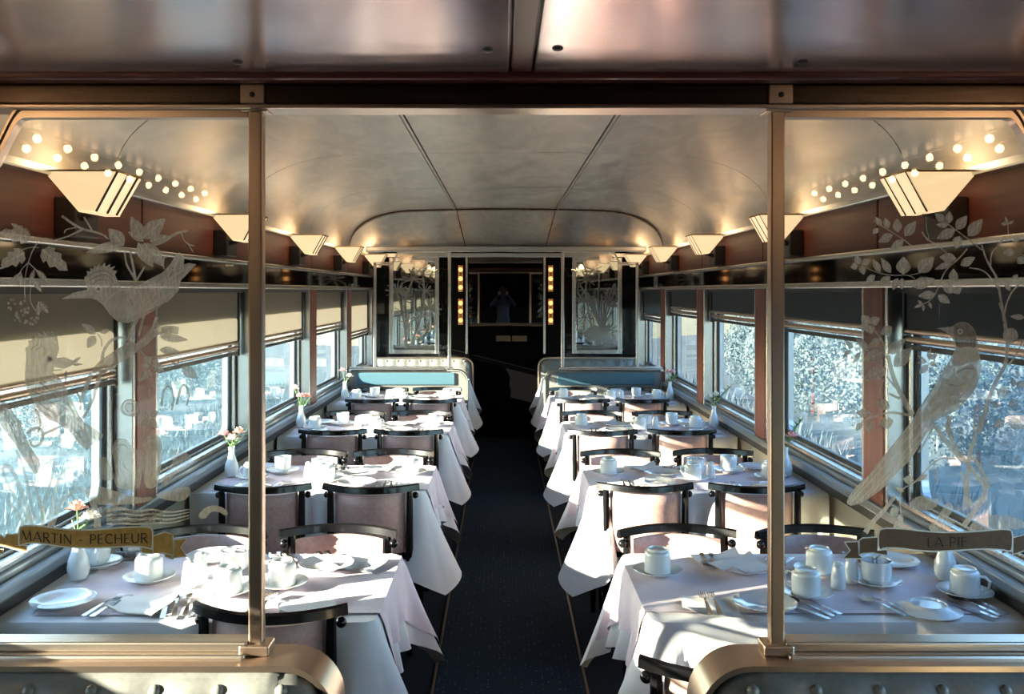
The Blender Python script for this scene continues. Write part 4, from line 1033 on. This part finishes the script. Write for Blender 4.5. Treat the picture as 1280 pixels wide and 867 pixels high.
# ------------------------------------------------------------------ chairs
def make_chair():
    c = empty('dining_chair')
    arcp = []; nr = []
    for i in range(15):
        u = -1 + 2 * i / 14
        arcp.append((.225 * u, -.235 + .10 * u * u, .785)); nr.append(Vector((-.45 * u, 1, 0)).normalized())
    sec = [(-.015, -.012), (-.011, .013), (0, .018), (.011, .013), (.015, -.012), (.0, -.017)]
    MB().sweep(arcp, sec, nr).build('top_rail', lacquer, c)
    for q in (-1, 1):
        MB().tube([(q * .185, -.165, 0.0), (q * .185, -.172, .42), (q * .187, -.172, .772)], [.014, .019, .015], 8).build('back_post', lacquer, c)
        MB().tube([(q * .178, .175, 0.0), (q * .178, .175, .40)], [.013, .019], 8).build('front_leg', lacquer, c)
        MB().ball((q * .209, -.142, .748), .0165, 12, 8).build('finial', lacquer, c)
        MB().box(q * .172, q * .185, -.17, .18, .17, .195, .004).build('stretcher', lacquer, c)
    # curved padded back
    v = []
    nxx, nzz = 12, 10
    rows = []
    for sd in (-1, 1):
        Pg = []
        for j in range(nzz + 1):
            w_ = j / nzz; z = .485 + (.762 - .485) * w_
            row = []
            for i in range(nxx + 1):
                u = -1 + 2 * i / nxx
                ex = (1 - abs(u) ** 6) * (1 - abs(2 * w_ - 1) ** 8)
                row.append((.166 * u, -.228 + .075 * u * u + sd * (.006 + .016 * max(0, ex) ** .5), z))
            Pg.append(row)
        rows.append(Pg)
    b = MB(); b.grid(rows[0]); b.grid(rows[1])
    loop = lambda G: G[0] + [r[-1] for r in G[1:]] + G[-1][::-1][1:] + [r[0] for r in G[1:-1]][::-1]
    l0, l1 = loop(rows[0]), loop(rows[1]); n = len(l0)
    b.add(l0 + l1, [(i, (i + 1) % n, n + (i + 1) % n, n + i) for i in range(n)])
    b.build('back_pad', pink, c)
    MB().box(-.178, .178, -.185, -.16, .455, .485, .005).build('lower_rail', lacquer, c)
    prof_ = [(.001, .40), (.2, .40), (.213, .412), (.215, .43), (.205, .447), (.15, .458), (.001, .462)]
    MB().lathe(prof_, 26, (0, .01, 0), 1.0, .98).build('seat', pink, c)
    MB().box(-.185, .185, -.165, .18, .375, .402, .01).build('seat_frame', lacquer, c)
    return c
chair = make_chair()
for s in (-1, 1):
    bd = BIRD[s]
    for k, y in enumerate(ROW):
        tb = '%s %s-side table' % (ORD[k], bd)
        rc = random.Random(100 * k + s)
        for side in (-1, 1):
            for seat, xx in (('aisle', .645), ('window', 1.155)):
                if k == 0 and side < 0 and seat == 'window': continue
                j = rc.uniform(-.02, .02); a = rc.uniform(-2.5, 2.5)
                if side < 0:
                    loc = (s * xx + j, y - .25 + rc.uniform(-.015, .015), 0); rz = R(a)
                    if k == 0:
                        loc = (-.70, 2.84, 0) if s < 0 else (.55, 2.43, 0); rz = R(-3 if s < 0 else -5)
                else:
                    loc = (s * xx + j, y + .335 + rc.uniform(-.015, .015), 0); rz = R(180 + a)
                place(chair, loc, rz, 'pink padded black chair, %s %s seat, %s' % ('near' if side < 0 else 'far', seat, tb), 'dining chairs', 'chair')

# ------------------------------------------------------------------ tableware
def make_cup(up, nm='cup'):
    c = empty(nm)
    if up:
        pr = [(.026, 0), (.028, .004), (.036, .010), (.041, .022), (.0435, .05), (.044, .076), (.0425, .078), (.041, .075), (.0405, .05), (.038, .022), (.03, .012), (.001, .010)]
    else:
        pr = [(.044, 0), (.0445, .004), (.0442, .03), (.0438, .058), (.0425, .066), (.0385, .071), (.0345, .0725), (.0335, .079), (.031, .080), (.029, .0745), (.001, .0735)]
    MB().lathe([(.001, pr[0][1] + .0001)] + pr if up else pr, 28).build('body', china, c)
    zz = [.060, .066, .056, .034, .020, .022] if up else [.058, .060, .048, .028, .014, .018]
    MB().tube([(.041, 0, zz[0]), (.058, 0, zz[1]), (.071, 0, zz[2]), (.068, 0, zz[3]), (.052, 0, zz[4]), (.040, 0, zz[5])], [.005, .005, .0052, .005, .005, .005], 8, .8).build('handle', china, c)
    return c
def lathe_thing(nm, pr, n=30, m=china):
    b = MB().lathe(pr, n, cap=True).build(nm, m); return b
saucer = lathe_thing('saucer', [(.001, 0), (.042, 0), (.044, .004), (.062, .008), (.080, .016), (.083, .0175), (.083, .0195), (.079, .019), (.06, .0115), (.045, .0075), (.001, .007)])
plate_p = lathe_thing('plate', [(.001, 0), (.05, 0), (.053, .004), (.064, .010), (.092, .0165), (.095, .018), (.0945, .0205), (.09, .0195), (.066, .014), (.054, .008), (.001, .007)])
plate_d = lathe_thing('plate', [(.095, 0), (.0955, .002), (.09, .004), (.066, .011), (.056, .018), (.054, .021), (.050, .021), (.049, .0165), (.001, .016)])
cup_up = make_cup(True); cup_dn = make_cup(False)
shaker = empty('shaker')
MB().lathe([(.022, 0), (.024, .003), (.0235, .03), (.0205, .055), (.0175, .068), (.0165, .071), (.0172, .073), (.0165, .080), (.010, .085), (.001, .086)], 20).build('body', china, shaker)
MB().lathe([(.0174, .0715), (.0178, .0725), (.0174, .0735)], 20, cap=False).build('collar', china, shaker)
vase = lathe_thing('vase', [(.02, 0), (.026, .002), (.0345, .02), (.036, .04), (.032, .065), (.022, .092), (.0155, .112), (.014, .128), (.0165, .146), (.0185, .152), (.0165, .152), (.0125, .13), (.013, .11), (.001, .10)], 24)
sugar = empty('sugar_bowl')
MB().lathe([(.001, 0), (.03, 0), (.034, .004), (.045, .012), (.048, .03), (.048, .066), (.050, .070), (.0475, .072), (.0455, .066), (.045, .02), (.001, .014)], 28).build('bowl', china, sugar)
for i in range(7):
    q = random.Random(i); a = q.uniform(0, 6.28)
    bb = MB().box(-.018, .018, -.0015, .0015, 0, .05); o = bb.build('sugar_packet', packet, sugar, smooth=False)
    o.location = (.018 * math.cos(a), .018 * math.sin(a), .024); o.rotation_euler = (q.uniform(-.35, .35), q.uniform(-.4, .4), a)
def strip(path, m=None, b=None):
    """flat bar: [(y, halfwidth, z)]"""
    b = b or MB(); v = []; fs = []
    for y, hw, z in path: v += [(-hw, y, z), (hw, y, z), (hw, y, z + .002), (-hw, y, z + .002)]
    for i in range(len(path) - 1):
        for k in range(4): fs.append((4 * i + k, 4 * i + (k + 1) % 4, 4 * i + 4 + (k + 1) % 4, 4 * i + 4 + k))
    fs += [(0, 1, 2, 3), tuple(4 * (len(path) - 1) + k for k in (3, 2, 1, 0))]
    return b.add(v, fs)
handle = [(-.09, .006, 0), (-.085, .0085, 0), (-.05, .007, .003), (0, .004, .007), (.03, .003, .008)]
def make_fork():
    b = strip(handle + [(.045, .009, .004), (.056, .0115, .002)])
    for q in (-1.5, -.5, .5, 1.5):
        bb = [(x + q * .0058, y, z) for (x, y, z) in []]
        v = []; x = q * .0062
        for y, z, hw in ((.054, .002, .002), (.075, .001, .0017), (.096, .006, .0009)): v += [(x - hw, y, z), (x + hw, y, z), (x + hw, y, z + .002), (x - hw, y, z + .002)]
        fs = []
        for i in range(2):
            for k in range(4): fs.append((4 * i + k, 4 * i + (k + 1) % 4, 4 * i + 4 + (k + 1) % 4, 4 * i + 4 + k))
        b.add(v, fs + [(8, 9, 10, 11)])
    return b.build('fork', steel)
def make_spoon():
    b = strip(handle + [(.04, .004, .006)])
    Pg = []
    for i in range(9):
        v = i / 8; y = .036 + .058 * v; hw = .0175 * math.sin(math.pi * min(1, max(.02, v * .94 + .03))) ** .6
        Pg.append([(hw * u, y, .002 + .0065 * u * u * (hw / .0175) + .004 * (2 * v - 1) ** 2) for u in (-1, -.6, -.2, .2, .6, 1)])
    b.grid(Pg); b.grid([[(x, y, z + .0015) for x, y, z in r] for r in Pg])
    return b.build('spoon', steel)
def make_knife():
    return strip([(-.1, .007, 0), (-.09, .0085, 0), (-.01, .0065, .002), (0, .005, .002), (.01, .009, .0015), (.08, .0088, .0005), (.098, .004, 0), (.104, .001, 0)]).build('knife', steel)
fork, spoon, knife = make_fork(), make_spoon(), make_knife()
def make_napkin(seed, w=.085, d=.075, curl=.02):
    rr = Vector((seed * 1.7, seed * .3, 0)); Pg = []
    n = 14
    for layer in range(2):
        Pg = []
        for i in range(n + 1):
            row = []
            for j in range(n + 1):
                u, v = -1 + 2 * i / n, -1 + 2 * j / n
                lift = max(0, u * v - .35) * curl * 1.8 + .004 * max(0, noise.noise(Vector((u * 1.6, v * 1.6, 0)) + rr)) + .006 * max(0, noise.noise(Vector((u * .9 + 4, v * .9, 0)) + rr))
                row.append((u * w * (1 + .03 * v), v * d, .0012 + layer * .003 + lift))
            Pg.append(row)
        if layer == 0: b = MB().grid(Pg)
        else: b.grid(Pg)
    return b.build('napkin', napkin_m)
napk = [make_napkin(i) for i in (1, 2, 3)]
# flowers: a stem with a bloom, stem rooted in the vase
def make_flower(kind, seed, lean, h):
    rr = random.Random(seed)
    f = empty('flower')
    a = rr.uniform(0, 6.28)
    tip = Vector((lean[0], lean[1], h))
    MB().tube([(0, 0, .105), (lean[0] * .25, lean[1] * .25, .105 + (h - .105) * .5), tuple(tip)], .0022, 6).build('stem', stem_m, f)
    if kind in ('pink', 'white', 'coral'):
        m = {'pink': petal_pink, 'white': petal_white, 'coral': petal_coral}[kind]
        b = MB()
        for ring, (n, r, up, sz) in enumerate(((5, .008, .016, .017), (7, .017, .010, .020), (9, .027, .001, .022))):
            for k in range(n):
                t = 2 * math.pi * k / n + ring * .4 + rr.uniform(-.15, .15)
                c, s_ = math.cos(t), math.sin(t)
                v = []
                for (u, w_, z) in ((0, .3, -.006), (.6, 1, 0), (1.0, .9, up * .6), (1.25, .3, up + rr.uniform(-.002, .004))):
                    for q in (-1, 0, 1):
                        rad = r * u + .002; off = q * w_ * sz * .55
                        v.append((tip.x + c * rad - s_ * off, tip.y + s_ * rad + c * off, tip.z + z + (.004 if q else 0) + up * .4 * u))
                fs = [(3 * i + j, 3 * i + j + 1, 3 * i + j + 4, 3 * i + j + 3) for i in range(3) for j in range(2)]
                b.add(v, fs)
        b.build('bloom', m, f, recalc=False)
    n = {'frond': 12}.get(kind, 3)
    for k in range(n):
        t = .35 + .6 * k / max(1, n - 1) if kind == 'frond' else .45 + .2 * k
        base = Vector((lean[0] * t * t, lean[1] * t * t, .105 + (h - .105) * t))
        ang = a + k * 2.4 if kind != 'frond' else (k % 2) * math.pi + .6 + rr.uniform(-.3, .3)
        L = (.06 if kind == 'frond' else .035) * (1.15 - .5 * t); d = Vector((math.cos(ang), math.sin(ang), .7)).normalized()
        sd = d.cross(Vector((0, 0, 1))).normalized() * L * .2
        MB().add([base, base + d * L * .4 + sd, base + d * L + Vector((0, 0, -.004)), base + d * L * .4 - sd, base + d * L * .45 + Vector((0, 0, -.002))], [(0, 1, 4), (1, 2, 4), (2, 3, 4), (3, 0, 4)]).build('leaf', leaf_m, f, recalc=False)
    return f
petal_coral = noise_var(mat('coral petal', (.8, .3, .2), .6), (.84, .38, .30), (.92, .60, .50), (60, 60, 60))

LABELS = set()
def uniq(t):
    assert t not in LABELS, t
    LABELS.add(t); return t
ZT = .7525
TW = []  # (kind, x, v, rot, seat words, extra)
RIGHT1 = [
    ('cup_dn', .494, .08, 80, 'far aisle seat'), ('napkin', .741, .235, 8, 'far aisle seat'), ('plate_n', .80, .12, 10, 'far aisle seat'),
    ('set_s', .93, .20, 150, 'far aisle seat'), ('set_f', .70, .235, 175, 'far aisle seat'),
    ('cup_dn', .923, -.145, 140, 'near aisle seat'), ('cup_dn', 1.045, .09, 60, 'far window seat'), ('shaker', 1.052, -.07, 0, 'salt'),
    ('shaker', 1.115, -.01, 0, 'pepper'), ('sugar', 1.19, -.03, 0, ''), ('plate', 1.33, .19, 0, 'far window seat'), ('vase', 1.44, .02, 0, ''),
    ('cup_dn', 1.425, -.14, 320, 'near window seat'), ('plate_d', 1.25, -.27, 0, 'near window seat'), ('set_f', 1.135, -.245, 22, 'near window seat'),
    ('set_s', 1.40, -.245, 22, 'near window seat'), ('set_s', .895, -.255, 30, 'near aisle seat'), ('plate', .765, -.25, 0, 'near aisle seat'),
    ('napkin', .60, -.25, -12, 'near aisle seat'), ('set_f2', .60, -.25, -4, 'near aisle seat'), ('set_f', 1.24, .25, 185, 'far window seat')]
LEFT1 = [
    ('vase', 1.443, .03, 0, ''), ('cup_up', 1.44, .17, 250, 'far window seat'), ('plate', 1.372, -.225, 0, 'near window seat'), ('set_f', 1.23, -.245, 10, 'near window seat'),
    ('napkin', 1.13, -.235, 12, 'near window seat'), ('set_s', 1.02, -.245, -14, 'near window seat'), ('caddy', 1.36, .27, 20, ''),
    ('cup_dn', 1.20, .01, 90, 'near window seat'), ('shaker', 1.045, -.055, 0, 'salt'), ('shaker', 1.04, .04, 0, 'pepper'), ('sugar', .95, .12, 0, ''),
    ('cup_dn', .90, -.12, 0, 'near aisle seat'), ('plate', 1.06, .25, 0, 'far window seat'), ('cup_dn', .745, -.05, 100, 'far aisle seat'),
    ('set_s', .82, .255, 160, 'far aisle seat'), ('plate', .64, .15, 0, 'far aisle seat'), ('napkin', .53, .19, 20, 'far aisle seat'), ('set_f', .66, .27, 160, 'far aisle seat'),
    ('napkin', .62, -.255, -15, 'near aisle seat'), ('set_f2', .76, -.255, 5, 'near aisle seat')]
GEN = [
    ('cup_dn', .52, .06, 100, 'far aisle seat'), ('napkin', .72, .22, 8, 'far aisle seat'), ('plate', .79, .04, 10, 'far aisle seat'),
    ('set_s', .90, .24, 150, 'far aisle seat'), ('cup_dn', .92, -.10, 140, 'near aisle seat'), ('cup_up', 1.18, .12, 60, 'far window seat'),
    ('shaker', 1.03, -.03, 0, 'salt'), ('sugar', 1.0, .13, 0, ''), ('plate', 1.33, .20, 0, 'far window seat'), ('vase', 1.44, .0, 0, ''),
    ('cup_dn', 1.32, -.06, 320, 'near window seat'), ('plate_d', 1.27, -.24, 0, 'near window seat'), ('set_f', 1.13, -.245, 10, 'near window seat'),
    ('plate', .74, -.2, 0, 'near aisle seat'), ('napkin', .58, -.22, -12, 'near aisle seat'), ('set_f2', .58, -.22, -4, 'near aisle seat')]
cad = empty('sugar_caddy')
MB().box(-.045, .045, -.03, .03, 0, .006, .002).build('tray', steel, cad)
for q in (-1, 1):
    MB().box(-.045, .045, q * .03 - .001, q * .03 + .001, .006, .03).build('side', steel, cad); MB().box(q * .045 - .001, q * .045 + .001, -.03, .03, .006, .03).build('side', steel, cad)
for i in range(6):
    q = random.Random(i + 40); o = MB().box(-.022, .022, -.0015, .0015, 0, .045).build('packet', packet if i % 2 else lacquer, cad, smooth=False)
    o.location = (-.02 + .008 * i, q.uniform(-.008, .008), .008); o.rotation_euler = (q.uniform(-.2, .2), q.uniform(-.3, .3), R(80 + q.uniform(-20, 20)))
VASE = {}
near_word = lambda s, dx: 'nearer the aisle' if s * dx < 0 else 'nearer the window'
for s in (-1, 1):
    bd = BIRD[s]
    tproto = table(s)
    for k, y in enumerate(ROW + [9.86]):
        tn = '%s %s-side table' % (ORD[k], bd)
        place(tproto, (0, y, 0), 0, uniq('pedestal dining table under white cloth, %s' % tn), 'dining tables', 'table')
        c, f, path = cloth(s, 31 * k + s + 5); c.location = (0, y, 0)
        tag(c, uniq('white tablecloth with pointed hanging corners on the %s' % tn), 'tablecloth', 'white tablecloths')
        if k == 4: continue
        t = topper(s, f, path, 17 * k + s + 3); t.location = (0, y, 0)
        tag(t, uniq('pale rose overlay cloth over the %s' % tn), 'tablecloth', 'rose overlay cloths')
        rr = random.Random(9 * k + s)
        items = RIGHT1 if (k == 0 and s > 0) else LEFT1 if k == 0 else GEN
        j_ = 0 if k == 0 else .015
        for n_i, (kd, x, v, rot, seat) in enumerate(items):
            x += rr.uniform(-j_, j_); v += rr.uniform(-j_, j_)
            loc = lambda dz=0, dx=0, dy=0: (s * (x + dx), y + v + dy, ZT + dz)
            rz = R(rot) if s > 0 else R(180 - rot) if kd.startswith('cup') else R(-rot)
            if kd in ('cup_up', 'cup_dn'):
                place(saucer, loc(), 0, uniq('white saucer under the cup at the %s, %s' % (seat, tn)), 'saucers', 'saucer')
                place(cup_up if kd == 'cup_up' else cup_dn, loc(.0085), rz, uniq('white china cup %s at the %s, %s' % ('standing upright' if kd == 'cup_up' else 'turned upside down', seat, tn)), 'china cups', 'cup')
            elif kd in ('plate', 'plate_n', 'plate_d'):
                place(plate_d if kd == 'plate_d' else plate_p, loc(), 0, uniq('small white side plate%s at the %s, %s' % (' turned upside down' if kd == 'plate_d' else '', seat, tn)), 'side plates', 'plate')
                if kd == 'plate_n': place(napk[2], loc(.021, -.02, -.03), R(20), uniq('crumpled white napkin on the plate at the %s, %s' % (seat, tn)), 'napkins', 'napkin')
            elif kd == 'napkin':
                place(napk[k % 2], loc(), rz, uniq('folded white napkin at the %s, %s' % (seat, tn)), 'napkins', 'napkin')
            elif kd == 'shaker':
                place(shaker, loc(), 0, uniq('small white %s shaker in the middle of the %s' % ('inner' if seat == 'salt' else 'outer', tn)), 'china shakers', 'shaker')
            elif kd == 'sugar':
                sb = place(sugar, loc(), R(rr.uniform(0, 360)), uniq('white sugar bowl with paper packets, %s' % tn), 'sugar bowls', 'bowl')
                if k == 0 and s > 0:
                    place(saucer, loc(), 0, uniq('white saucer under the sugar bowl, %s' % tn), 'saucers', 'saucer'); sb.location.z += .0085
                    sp = place(copy_tree(spoon) if 0 else spoon, (sb.location.x + .03, sb.location.y + .005, ZT + .096), 0, uniq('dark spoon leaning in the sugar bowl, %s' % tn), 'spoons', 'spoon')
                    sp.rotation_euler = (R(-48), 0, R(-105 + 180))
            elif kd == 'caddy':
                place(cad, loc(), rz, uniq('small metal caddy of sugar packets on the %s' % tn), None, 'caddy')
            elif kd == 'vase':
                place(vase, loc(), 0, uniq('slim white bud vase by the window on the %s' % tn), 'bud vases', 'vase')
                VASE[(s, k)] = (s * x, y + v)
            elif kd in ('set_f', 'set_f2'):
                up = .0 if kd == 'set_f' else .008
                if k > 2: continue
                for i, q in enumerate((-.014, .014)):
                    o = place(fork, (s * x + q * math.cos(rz), y + v + q * math.sin(rz), ZT + .001 + up), rz + R(rr.uniform(-4, 4)), uniq('steel fork, %s of the pair, at the %s, %s' % (near_word(s, q * math.cos(rz)), seat, tn)), 'forks', 'fork')
            elif kd == 'set_s':
                if k > 2: continue
                place(knife, (s * x - .03 * math.cos(rz), y + v - .03 * math.sin(rz), ZT + .001), rz + R(rr.uniform(-3, 5)), uniq('steel knife at the %s, %s' % (seat, tn)), 'knives', 'knife')
                for q in (0, .036):
                    place(spoon, (s * x + q * math.cos(rz), y + v + q * math.sin(rz), ZT + .001), rz + R(rr.uniform(-4, 4)), uniq('steel spoon, %s of the pair, at the %s, %s' % (near_word(s, (q - .018) * math.cos(rz)), seat, tn)), 'spoons', 'spoon')
FL = {(-1, 0): [('coral', (.0, -.01), .235, 'coral carnation'), ('white', (.035, .01), .20, 'small white rose'), ('leafy', (-.03, .02), .19, 'leafy green sprig')],
      (-1, 1): [('pink', (-.04, .0), .215, 'pink carnation'), ('coral', (.035, .01), .225, 'coral flower'), ('white', (.01, -.02), .195, 'white rose'), ('frond', (.09, .05), .26, 'spiky green frond')],
      (-1, 2): [('coral', (.04, 0), .215, 'red and pink carnation'), ('pink', (.0, -.02), .22, 'pink carnation'), ('white', (-.05, .01), .27, 'pale yellow bud'), ('frond', (.05, .03), .2, 'green leafy sprig')],
      (-1, 3): [('pink', (-.02, 0), .25, 'pink rose'), ('white', (.04, .01), .2, 'cream rose')],
      (1, 1): [('frond', (.09, 0), .30, 'tall green frond'), ('pink', (.03, -.02), .21, 'pink bud')],
      (1, 2): [('white', (-.03, -.01), .215, 'large white rose'), ('white', (.015, .0), .225, 'second white rose'), ('frond', (.12, .0), .29, 'long green frond'), ('leafy', (-.05, 0), .23, 'short green sprig')],
      (1, 3): [('pink', (-.02, 0), .24, 'pink carnation'), ('pink', (.02, .01), .235, 'second pink carnation'), ('frond', (.07, 0), .22, 'green leafy sprig')]}
n_f = 0
for key, lst in FL.items():
    for (kd, lean, h, words) in lst:
        n_f += 1
        fl = make_flower(kd, n_f, lean, h)
        fl.location = (*VASE[key], ZT)
        tag(fl, uniq('%s in the vase on the %s table, %s side' % (words, ORD[key[1]], BIRD[key[0]])), 'flower', 'flowers in the bud vases')

# ------------------------------------------------------------------ photographer, seen only in the end mirror
def person():
    J = {'pel': (0, -.40, .95, .15), 'bel': (0, -.40, 1.12, .135), 'che': (0, -.40, 1.33, .16), 'nec': (0, -.39, 1.52, .06), 'hd0': (0, -.37, 1.60, .085), 'hd1': (0, -.37, 1.70, .092), 'hd2': (0, -.38, 1.78, .07)}
    E = [('pel', 'bel'), ('bel', 'che'), ('che', 'nec'), ('nec', 'hd0'), ('hd0', 'hd1'), ('hd1', 'hd2')]
    for q, n in ((-1, 'l'), (1, 'r')):
        J.update({'sh' + n: (q * .19, -.40, 1.45, .065), 'el' + n: (q * .29, -.30, 1.36, .048), 'wr' + n: (q * .10, -.14, 1.62, .032),
                  'hi' + n: (q * .09, -.40, .90, .095), 'kn' + n: (q * .10, -.39, .50, .062), 'an' + n: (q * .11, -.42, .09, .045), 'to' + n: (q * .12, -.27, .04, .036)})
        E += [('che', 'sh' + n), ('sh' + n, 'el' + n), ('el' + n, 'wr' + n), ('pel', 'hi' + n), ('hi' + n, 'kn' + n), ('kn' + n, 'an' + n), ('an' + n, 'to' + n)]
    keys = list(J)
    me = bpy.data.meshes.new('person')
    me.from_pydata([(J[k][0] + EX, J[k][1], J[k][2]) for k in keys], [(keys.index(a), keys.index(b)) for a, b in E], [])
    o = bpy.data.objects.new('person', me); col.objects.link(o)
    o.modifiers.new('skin', 'SKIN'); sk2 = me.skin_vertices or None
    for i, k in enumerate(keys):
        r = J[k][3]; me.skin_vertices[0].data[i].radius = (r, r * (.75 if k in ('pel', 'bel', 'che') else 1))
    me.skin_vertices[0].data[0].use_root = True
    sd = o.modifiers.new('sub', 'SUBSURF'); sd.levels = 1; sd.render_levels = 2
    me.materials.append(shirt_m)
    tag(o, 'person in dark clothes raising a camera, reflected in the end mirror', 'person')
    MB().ball((EX, -.375, 1.715), .098, 14, 10, 1.1).build('hair', hair_m, o)
    for q in (-1, 1):
        MB().ball((EX + q * .085, -.115, 1.655), .036, 10, 8).build('hand', skin_m, o)
        for k in range(4):
            MB().tube([(EX + q * .088, -.10, 1.635 + .017 * k), (EX + q * .086, -.055, 1.64 + .017 * k), (EX + q * .066, -.04, 1.642 + .017 * k)], [.009, .008, .007], 6).build('finger', skin_m, o)
        MB().tube([(EX + q * .085, -.13, 1.65), (EX + q * .06, -.16, 1.665), (EX + q * .045, -.165, 1.67)], [.011, .010, .008], 6).build('thumb', skin_m, o)
    k = empty('hand_camera', (EX, 0, 0), 0, 'black camera held up by the reflected person', 'camera')
    MB().box(-.065, .065, -.145, -.085, 1.645, 1.74, .012).build('body', cam_m, k)
    MB().lathe([(.034, 0), (.036, .01), (.036, .055), (.030, .058), (.029, .05), (.001, .045)], 18).build('lens', cam_m, k)
    k.children[-1].location = (0, -.085, 1.69); k.children[-1].rotation_euler = (R(-90), 0, 0)
person()

# ------------------------------------------------------------------ outside
def terrain(s, nm):
    Pg = []
    xs = [1.9, 2.6, 3.5, 5, 7, 9, 12, 16, 22, 30]
    ysl = list(np.linspace(-30, 50, 40))
    for x in xs:
        z0 = -1.3 + .10 * max(0, x - 4) if s > 0 else -1.3 + .035 * max(0, x - 5)
        Pg.append([(s * x, y, z0 + .25 * noise.noise(Vector((x * .3, y * .2, s))) * min(1, (x - 1.9) / 3)) for y in ysl])
    g_ = MB().grid(Pg).build(nm, dirt)
    return struct(g_)
terrain(-1, 'terrain_left'); terrain(1, 'terrain_right')
def cards(nm, m, n, xr, yr, z, hr, wr, seed, lab):
    r = np.random.default_rng(seed)
    x = r.uniform(*xr, n); y = r.uniform(*yr, n); a = r.uniform(0, np.pi, n); h = r.uniform(*hr, n); w_ = r.uniform(*wr, n)
    lx, ly = r.uniform(-.35, .35, n) * h, r.uniform(-.35, .35, n) * h
    zz = np.array([z(a_) for a_ in x])
    V = np.empty((n, 4, 3)); c, s_ = np.cos(a) * w_, np.sin(a) * w_
    V[:, 0] = np.stack([x - c, y - s_, zz - .05], 1); V[:, 1] = np.stack([x + c, y + s_, zz - .05], 1)
    V[:, 2] = np.stack([x + lx * .5 + c * .7, y + ly * .5 + s_ * .7, zz + h * .6], 1); V[:, 3] = np.stack([x + lx, y + ly, zz + h], 1)
    F = np.arange(n * 4).reshape(n, 4)
    me = bpy.data.meshes.new(nm); me.from_pydata(V.reshape(-1, 3).tolist(), [], F.tolist()); me.materials.append(m)
    o = bpy.data.objects.new(nm, me); col.objects.link(o)
    return tag(o, lab, 'grass', kind='stuff')
zr = lambda x: -1.3 + .10 * max(0, abs(x) - 4)
zl_ = lambda x: -1.3 + .035 * max(0, abs(x) - 5)
cards('grass', grass_m, 20000, (2.3, 5.2), (-3, 26), zr, (.2, .75), (.012, .035), 1, 'tall pale grass outside the windows on the magpie side')
cards('grass', grass_m, 20000, (-6.6, -2.3), (-3, 26), zl_, (.2, .6), (.012, .035), 2, 'tall pale grass outside the windows on the kingfisher side')
def shrub(x, y, z, r_, h, seed):
    g_ = np.random.default_rng(seed); n = 6500
    u = g_.normal(size=(n, 3)); u /= np.linalg.norm(u, axis=1)[:, None]
    rad = g_.uniform(.55, 1, n) ** .5 * (1 + .18 * np.sin(u[:, 0] * 7 + seed) + .15 * np.cos(u[:, 1] * 9))
    c = u * rad[:, None] * np.array([r_, r_, h * .5]) + np.array([0, 0, h * .45])
    t = g_.normal(size=(n, 3)); t /= np.linalg.norm(t, axis=1)[:, None]; b = np.cross(t, u); b /= np.linalg.norm(b, axis=1)[:, None] + 1e-6
    sz = g_.uniform(.022, .055, n)[:, None]
    V = np.stack([c - t * sz, c + b * sz * .5, c + t * sz, c - b * sz * .5], 1).reshape(-1, 3)
    o = empty('shrub', (x, y, z))
    me = bpy.data.meshes.new('foliage'); me.from_pydata(V.tolist(), [], np.arange(n * 4).reshape(n, 4).tolist()); me.materials.append(shrub_m)
    fo = bpy.data.objects.new('foliage', me); col.objects.link(fo); fo.parent = o; fo['kind'] = 'stuff'
    MB().tube([(0, 0, -.1), (.02, .01, h * .5)], [.04, .02], 6).build('trunk', wood, o)
    return o
rs = random.Random(3)
sh = 0
for s in (-1, 1):
    for i in range(9):
        y = 1.5 + 3.2 * i + rs.uniform(-.2, .2); x = rs.uniform(6.8, 7.4) if s > 0 else rs.uniform(8.3, 9.2)
        hh = rs.uniform(1.5, 2.6) if s > 0 else rs.uniform(1.0, 1.7)
        o = shrub(s * x, y, (zr if s > 0 else zl_)(x), rs.uniform(.95, 1.15), hh, sh); sh += 1
        tag(o, 'leafy shrub on the bank outside, %s along from the front on the %s side' % ((ORD + ['eighth', 'ninth'])[i], BIRD[s]), 'shrub', 'shrubs outside')
